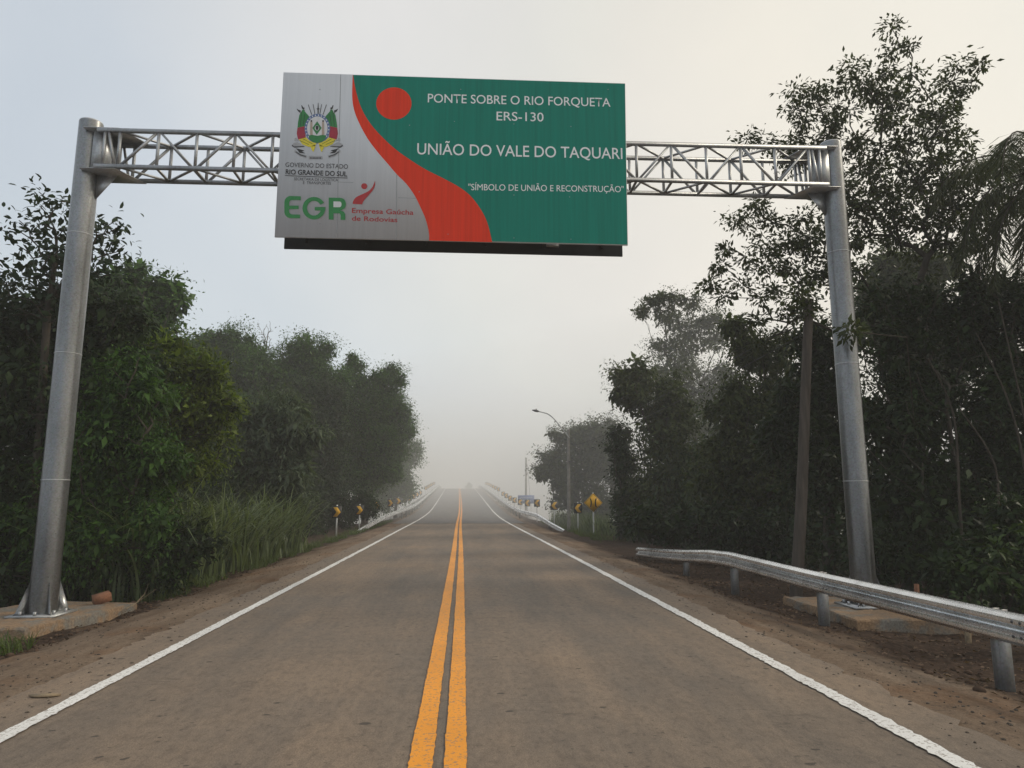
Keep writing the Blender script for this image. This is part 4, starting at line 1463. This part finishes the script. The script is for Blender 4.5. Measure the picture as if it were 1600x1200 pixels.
tree('shade_tree', 'dark foliage tree under the palm at the right edge', 15.2, 1580,
     [(1570, 480, 80, 70), (1600, 600, 100, 100), (1560, 700, 80, 90), (1640, 780, 120, 120), (1540, 800, 60, 60)],
     'leaf_near', spacing=0.46, per=26, leaf_len=0.15, aspect=0.42, trunk_r=0.2, shell=0.6, limit=1200)
tree('vine_tree', 'dark creeper covered tree between the wooden pole and the right gantry post', 19.5, 1290,
     [(1290, 540, 50, 50), (1300, 640, 50, 90), (1260, 700, 60, 100), (1320, 760, 50, 100), (1250, 620, 50, 60)],
     'leaf_near', spacing=0.5, per=28, leaf_len=0.16, aspect=0.42, trunk_r=0.16, shell=0.6)
tree('vine_tree', 'broad creeper covered tree left of the wooden pole', 24, 1190,
     [(1205, 560, 50, 46), (1160, 545, 26, 26), (1215, 640, 60, 80), (1150, 650, 46, 70), (1190, 740, 70, 80), (1140, 760, 50, 80), (1240, 790, 50, 60), (1150, 510, 18, 12)],
     'leaf_olive', spacing=0.56, per=30, leaf_len=0.19, aspect=0.42, trunk_r=0.2, shell=0.6, droop=0.6)
tree('hazy_tree', 'tall pale hazy tree with a lacy top left of the overhanging branches', 46, 1070,
     [(1022, 474, 17, 13), (1050, 466, 22, 16), (1080, 478, 24, 18), (1104, 504, 24, 24), (1040, 498, 26, 17), (1003, 490, 13, 10), (1072, 508, 30, 22), (1060, 545, 46, 38), (1120, 530, 20, 26), (1050, 610, 56, 50), (1110, 620, 50, 60), (1080, 700, 70, 60)],
     'leaf_olive', spacing=0.72, per=24, leaf_len=0.25, trunk_r=0.3, shell=0.7, core=1.1)
tree('vine_tree', 'drooping tree leaning over the street lamp side of the right wood', 34, 1020,
     [(995, 590, 34, 34), (985, 625, 28, 30), (1040, 660, 60, 60), (1080, 740, 70, 60), (1030, 780, 50, 60), (1110, 790, 50, 60)],
     'leaf_olive', spacing=0.66, per=32, leaf_len=0.23, trunk_r=0.22, shell=0.6, droop=0.6)
tree('vine_column', 'narrow dark vine draped stump standing behind the yellow diamond sign', 36, 972,
     [(968, 690, 16, 24), (972, 730, 18, 40), (980, 790, 24, 40)], 'leaf_near', spacing=0.5, per=36, leaf_len=0.2, trunk_r=0.15, shell=0.7, depth=0.9)
tree('hazy_tree', 'loose pale tree behind the street lamp at the left end of the right wood', 54, 905,
     [(895, 690, 34, 30), (925, 680, 36, 30), (862, 725, 24, 28), (848, 740, 14, 16), (905, 740, 46, 40), (950, 710, 40, 50), (880, 775, 26, 26), (930, 790, 46, 40)],
     'leaf_olive', spacing=0.85, per=28, leaf_len=0.3, trunk_r=0.2, shell=0.5)
tree('shrub', 'shrub with overhanging leafy sprays behind the guardrail at the right edge', 9.6, 1590,
     [(1560, 890, 44, 36), (1610, 850, 44, 40), (1510, 920, 26, 22), (1640, 930, 50, 50)], 'leaf_shrub', spacing=0.26, per=15, leaf_len=0.115, aspect=0.5, six=True, trunk_r=0.02, cat='shrub', shell=0, limit=420, twig=0.005)
tree('shrub', 'dark shrub in the gloom behind the right footing', 15.0, 1430,
     [(1420, 870, 60, 50), (1500, 880, 60, 50), (1360, 880, 40, 50)], 'leaf_near', spacing=0.42, per=22, leaf_len=0.12, aspect=0.4, trunk_r=0.03, cat='shrub', shell=0.6, limit=700)
tree('shrub', 'dark shrub behind the far end of the near guardrail', 23, 1090,
     [(1060, 820, 60, 30), (1130, 820, 60, 40), (1010, 820, 40, 26), (1200, 850, 50, 40)], 'leaf_near', spacing=0.5, per=26, leaf_len=0.15, trunk_r=0.03, cat='shrub', shell=0.6, limit=700)
tree('hazy_tree', 'small cone shaped treetop showing over the bridge crest in fog', 196, 731,
     [(729, 770, 7, 8), (733, 762, 3, 7), (724, 774, 8, 6), (736, 774, 6, 8)], 'leaf_mid', spacing=0.5, per=30, leaf_len=0.4, trunk_r=0.15, shell=0.7)
tree('hazy_tree', 'pale hazy tree glimpsed through the gap right of the right gantry post', 34, 1400,
     [(1390, 430, 60, 40), (1440, 440, 60, 60), (1370, 500, 60, 60), (1450, 560, 90, 90)], 'leaf_olive', spacing=0.8, per=30, leaf_len=0.26, trunk_r=0.25, shell=0.6)


tree('shrub', 'dark leafy shrub close behind the guardrail right of the right footing', 11.6, 1570,
     [(1540, 880, 50, 50), (1600, 830, 60, 60), (1620, 920, 60, 50), (1490, 900, 26, 30)], 'leaf_near', spacing=0.36, per=22, leaf_len=0.12, aspect=0.42, trunk_r=0.03, cat='shrub', shell=0.6, limit=700)


# thin stems arching out of the gloom at the right edge
for k, (pa, pb, pc_, Ys) in enumerate((((1610, 790), (1580, 640), (1525, 520), 13.6), ((1625, 780), (1600, 650), (1560, 470), 13.3), ((1500, 800), (1490, 650), (1450, 560), 13.9), ((1560, 860), (1555, 730), (1500, 640), 13.2))):
    a_, b_, c_ = at(*pa, Ys), at(*pb, Ys), at(*pc_, Ys - 0.4)
    g_ = a_.copy()
    g_[2] = float(ground_z(a_[0], a_[1])) - 0.1
    tag(MB().tube(dense([tuple(g_), tuple(a_), tuple(b_), tuple(c_)], 5), list(np.linspace(0.035, 0.012, 16)), 7).build('sapling', M['bark'], None, True),
        'thin bare sapling arching out of the dark foliage at the right edge', 'sapling', 'thin bare saplings at the right edge')


# palm
def palm(px, py, Y, label):
    rng = np.random.default_rng(77)
    c = at(px, py, Y)
    zg = float(ground_z(c[0], Y))
    root = empty('palm_tree', (c[0], Y, zg), label, 'palm tree')
    MB().tube([(c[0], Y, zg - 0.2), (c[0] + 0.1, Y, zg + (c[2] - zg) * 0.5), (c[0], Y, c[2])], [0.2, 0.16, 0.15], 12).build('trunk', M['bark'], root, True)
    for k in range(22):
        a = 2 * math.pi * k / 22 * 1.618 * 2
        el = R(75 - 105 * (k / 21) ** 0.8)
        L = rng.uniform(2.9, 3.9)
        h = np.array([math.cos(a), math.sin(a), 0])
        pts, d = [c.copy()], np.array([h[0] * math.cos(el), h[1] * math.cos(el), math.sin(el)])
        for s in range(14):
            d = d + np.array([0, 0, -0.13 - 0.012 * s])
            d /= np.linalg.norm(d)
            pts.append(pts[-1] + d * L / 14)
        P = np.array(pts)
        t = np.linspace(0.10, 1, 150)
        pos = np.stack([np.interp(t * 14, np.arange(15), P[:, i]) for i in range(3)], 1)
        tang = np.gradient(pos, axis=0)
        tang /= np.linalg.norm(tang, axis=1, keepdims=True)
        side = np.cross(tang, np.array([0, 0, 1.0]))
        side /= np.maximum(np.linalg.norm(side, axis=1, keepdims=True), 1e-6)
        pp, dd, ll = [], [], []
        for sg in (-1, 1):
            pp.append(pos)
            dd.append(side * sg * 0.75 + tang * 0.5 + np.array([0, 0, -0.75]) + rng.normal(0, 0.22, (150, 3)))
            ll.append((0.75 * np.sin(np.pi * np.clip(t * 0.92 + 0.06, 0, 1)) ** 0.6 + 0.1) * rng.uniform(0.8, 1.1, 150))
        pp, dd, ll = np.vstack(pp), np.vstack(dd), np.concatenate(ll)
        me = leaf_mesh('frond', pp, dd, rng.standard_normal((300, 3)), ll, np.full(300, 0.026))
        fr = link('frond', me, M['frond'], root)
        MB().tube(P, list(np.linspace(0.028, 0.006, 15)), 5).build('midrib', M['bark'], fr, True)
    return root


palm(1640, 272, 14.2, 'feathery palm hanging its fronds in from the right edge')


# blades: cane grass and weeds
def blades(name, xy, length, width, bend, mat, label, rng, tilt=0.35):
    n = len(xy)
    zg = ground_z(xy[:, 0], xy[:, 1])
    a = rng.uniform(0, 2 * np.pi, n)
    h = np.stack([np.cos(a), np.sin(a), np.zeros(n)], 1)
    s = np.stack([-np.sin(a), np.cos(a), np.zeros(n)], 1)
    L = length * rng.uniform(0.55, 1.15, n)
    tl = rng.uniform(0, tilt, n)
    segs = 5
    rows = []
    p = np.stack([xy[:, 0], xy[:, 1], zg - 0.03], 1)
    ang = tl
    for k in range(segs + 1):
        w = width * (1 - (k / segs) ** 1.7) * 0.5 + 0.0006
        rows.append(p - s * w)
        rows.append(p + s * w)
        p = p + (h * np.sin(ang)[:, None] + np.array([0, 0, 1]) * np.cos(ang)[:, None]) * (L / segs)[:, None]
        ang = ang + bend * rng.uniform(0.3, 1.3, n)
    v = np.stack(rows, 1)
    k = np.arange(segs) * 2
    q = np.stack([k, k + 1, k + 3, k + 2], -1)
    f = (np.arange(n)[:, None, None] * (2 * segs + 2) + q[None]).reshape(-1, 4)
    o = link(name, np_mesh(name, v.reshape(-1, 3), f, np.full(len(f), 4)), M[mat])
    return tag(o, label, 'grass', None, 'stuff')


rng = np.random.default_rng(5)
n = 1700
Yc = rng.uniform(14.6, 29, n)
xc = -6.15 - np.abs(rng.normal(0, 0.95, n))
clump = np.round(np.stack([xc, Yc], 1) / 0.4) * 0.4 + rng.normal(0, 0.09, (n, 2))
clump[:, 0] = np.minimum(clump[:, 0], -5.95)
blades('tall_cane_grass', clump, 3.0, 0.055, 0.40, 'cane', 'tall arching cane grass at the edge of the left verge', rng, 0.3)
n = 9000
Yw = rng.uniform(8, 60, n)
xw = -5.75 - np.abs(rng.normal(0, 0.55, n))
k = (vnoise(xw, Yw, 0.9, 8) > -0.1) & ((Yw > 14.6) | (Yw < 10.6))
blades('roadside_weeds', np.stack([xw, Yw], 1)[k], 0.34, 0.016, 0.30, 'grass', 'low weeds and short grass along the left verge', rng, 0.6)
n = 3600
Yw = rng.uniform(33, 60, n)
xw = 6.3 + np.abs(rng.normal(0, 0.7, n))
k = vnoise(xw, Yw, 0.9, 9) > -0.2
blades('roadside_weeds', np.stack([xw, Yw], 1)[k], 0.45, 0.018, 0.30, 'grass', 'low weeds along the right verge by the chevron signs', rng, 0.6)
n = 1500
Yw = rng.uniform(40, 62, n)
xw = 7.4 + np.abs(rng.normal(0, 1.2, n))
blades('tall_cane_grass', np.stack([xw, Yw], 1), 1.5, 0.035, 0.28, 'cane', 'pale tall grass behind the right chevron signs', rng, 0.3)

# forest floor growth that closes the wood behind the first trees
def undergrowth(name, boxes, label, mat, seed):
    rng = np.random.default_rng(seed)
    P = []
    for (x0, x1, y0, y1, h, n) in boxes:
        xy = np.stack([rng.uniform(x0, x1, n), rng.uniform(y0, y1, n)], 1)
        z = ground_z(xy[:, 0], xy[:, 1]) + h * rng.random(n) ** 1.3 * (0.65 + 0.35 * vnoise(xy[:, 0], xy[:, 1], 0.6, seed))
        P.append(np.concatenate([xy, z[:, None]], 1))
    P = np.vstack(P)
    me = foliage(P, rng, 26, 0.3, 0.24, 0.45)
    me.name = name
    o = link(name, me, M[mat])
    return tag(o, label, 'undergrowth', None, 'stuff')


undergrowth('undergrowth', [(-15, -8.8, 14, 26, 5.0, 1300), (-16, -8.2, 26, 44, 6.0, 1800), (-20, -9.5, 42, 56, 6.5, 1500)], 'dark tangled undergrowth inside the left wood', 'leaf_near', 21)
undergrowth('undergrowth', [(9.4, 18, 14, 24, 4.5, 520), (8.8, 18, 24, 40, 6.0, 1100), (10.5, 20, 38, 50, 6.0, 900)], 'dark tangled undergrowth inside the right wood', 'leaf_near', 22)


# leaf litter and crumbs of soil
def litter(name, x0, x1, y0, y1, n, size, label, seed, mat='litter'):
    rng = np.random.default_rng(seed)
    xy = np.stack([rng.uniform(x0, x1, n), rng.uniform(y0, y1, n)], 1)
    z = ground_z(xy[:, 0], xy[:, 1]) + 0.0
    pos = np.concatenate([xy, z[:, None]], 1)
    d = rng.standard_normal((n, 3)) * np.array([1, 1, 0.3])
    ln = size * rng.uniform(0.4, 1.3, n)
    o = link(name, leaf_mesh(name, pos, d, rng.standard_normal((n, 3)) * 0.5 + np.array([0, 0, 1]), ln, ln * rng.uniform(0.3, 0.7, n)), M[mat])
    return tag(o, label, 'leaf litter', None, 'stuff')


litter('leaf_litter', 4.95, 8.5, 5.5, 24, 3600, 0.07, 'dry leaf litter and crumbs along the right guardrail', 31)
litter('leaf_litter', -8.5, -5.35, 8.5, 26, 2600, 0.07, 'dry leaf litter round the left footing', 32)

# stones and clods, one object per side
def clods(x0, x1, y0, y1, n, label, seed):
    rng = np.random.default_rng(seed)
    mb = MB()
    for _ in range(n):
        x_, y_ = rng.uniform(x0, x1), rng.uniform(y0, y1)
        s = 0.008 + 0.045 * rng.random() ** 3
        mb.ellipsoid((x_, y_, float(ground_z(x_, y_)) - 0.01), (s * rng.uniform(0.7, 1.4), s * rng.uniform(0.7, 1.4), s * rng.uniform(0.5, 0.9)), 6, 4)
    o = mb.build('soil_clods', M['brick'], None, False, recalc=False)
    return tag(o, label, 'soil clods', None, 'stuff')


def gravel(x0, x1, y0, y1, n, label, seed):
    rng = np.random.default_rng(seed)
    mb = MB()
    for _ in range(n):
        x_, y_ = rng.uniform(x0, x1), y0 + (y1 - y0) * rng.random() ** 1.5
        s = 0.005 + 0.014 * rng.random() ** 2
        z_ = max(float(ground_z(x_, y_)) - 0.018, float(road_z(y_)) if abs(x_) < 3.9 else -9)
        mb.ellipsoid((x_, y_, z_), (s * rng.uniform(0.7, 1.4), s * rng.uniform(0.7, 1.4), s * rng.uniform(0.6, 0.9)), 5, 4)
    o = mb.build('gravel', M['brick'], None, False, recalc=False)
    o.data.materials[0] = M['gravel']
    return tag(o, label, 'gravel', None, 'stuff')


M['gravel'] = plain('dark gravel', (0.10, 0.082, 0.066), 0.9, var=0.5, scale=40, spec=0.15)
gravel(-5.2, -3.5, 5, 26, 900, 'scattered gravel crumbs along the left edge line', 51)
gravel(3.6, 4.9, 4, 22, 700, 'scattered gravel crumbs along the right edge line', 52)
M['clod'] = plain('dark soil clod', (0.085, 0.055, 0.038), 0.95, var=0.45, scale=12, spec=0.15)
c1 = clods(4.9, 6.6, 6, 18, 260, 'dark soil clods heaped along the right guardrail', 41)
c2 = clods(-7.0, -5.3, 9, 16, 220, 'dark soil clods beside the left footing', 42)
for c in (c1, c2):
    c.data.materials[0] = M['clod']

# ------------------------------------------------------------------ river fog
m = bpy.data.materials.new('haze air')
m.use_nodes = True
nt = m.node_tree
nt.nodes.clear()
o = nt.nodes.new('ShaderNodeOutputMaterial')
pv = nt.nodes.new('ShaderNodeVolumePrincipled')
pv.inputs['Color'].default_value = (0.995, 0.995, 0.99, 1)
pv.inputs['Density'].default_value = 0.0017
pv.inputs['Anisotropy'].default_value = 0.0
nt.links.new(pv.outputs[0], o.inputs['Volume'])
hz = MB().box(-300, 300, -60, 480, -10, 16.0).build('haze', m)
tag(hz, 'pale morning river fog thickening towards the bridge', 'haze', None, 'stuff')

# denser bank lying over the river, its near slope reaching the end of the wood
m2 = m.copy()
m2.name = 'fog bank air'
[n for n in m2.node_tree.nodes if n.type == 'PRINCIPLED_VOLUME'][0].inputs['Density'].default_value = 0.0110
mb = MB()
rings = []
for y, top in ((0, -7), (3, 6.0), (7, 12.0), (13, 15.0), (60, 15.2), (380, 15.2)):
    front = lambda x_: 46.0 - 1.0 * max(-14.0, min(18.0, x_))
    rings.append([(x_, front(x_) + y, -9) for x_ in (-280, -14, 18, 280)] + [(x_, front(x_) + y, top) for x_ in (280, 18, -14, -280)])
v = [p for r_ in rings for p in r_]
fs = [tuple(range(8))[::-1], tuple(8 * (len(rings) - 1) + k for k in range(8))]
for i in range(len(rings) - 1):
    for k in range(8):
        fs.append((8 * i + k, 8 * i + (k + 1) % 8, 8 * i + 8 + (k + 1) % 8, 8 * i + 8 + k))
fb = mb.add(v, fs).build('fog_bank', m2)
tag(fb, 'thick white fog bank lying over the river and the bridge', 'fog', None, 'stuff')
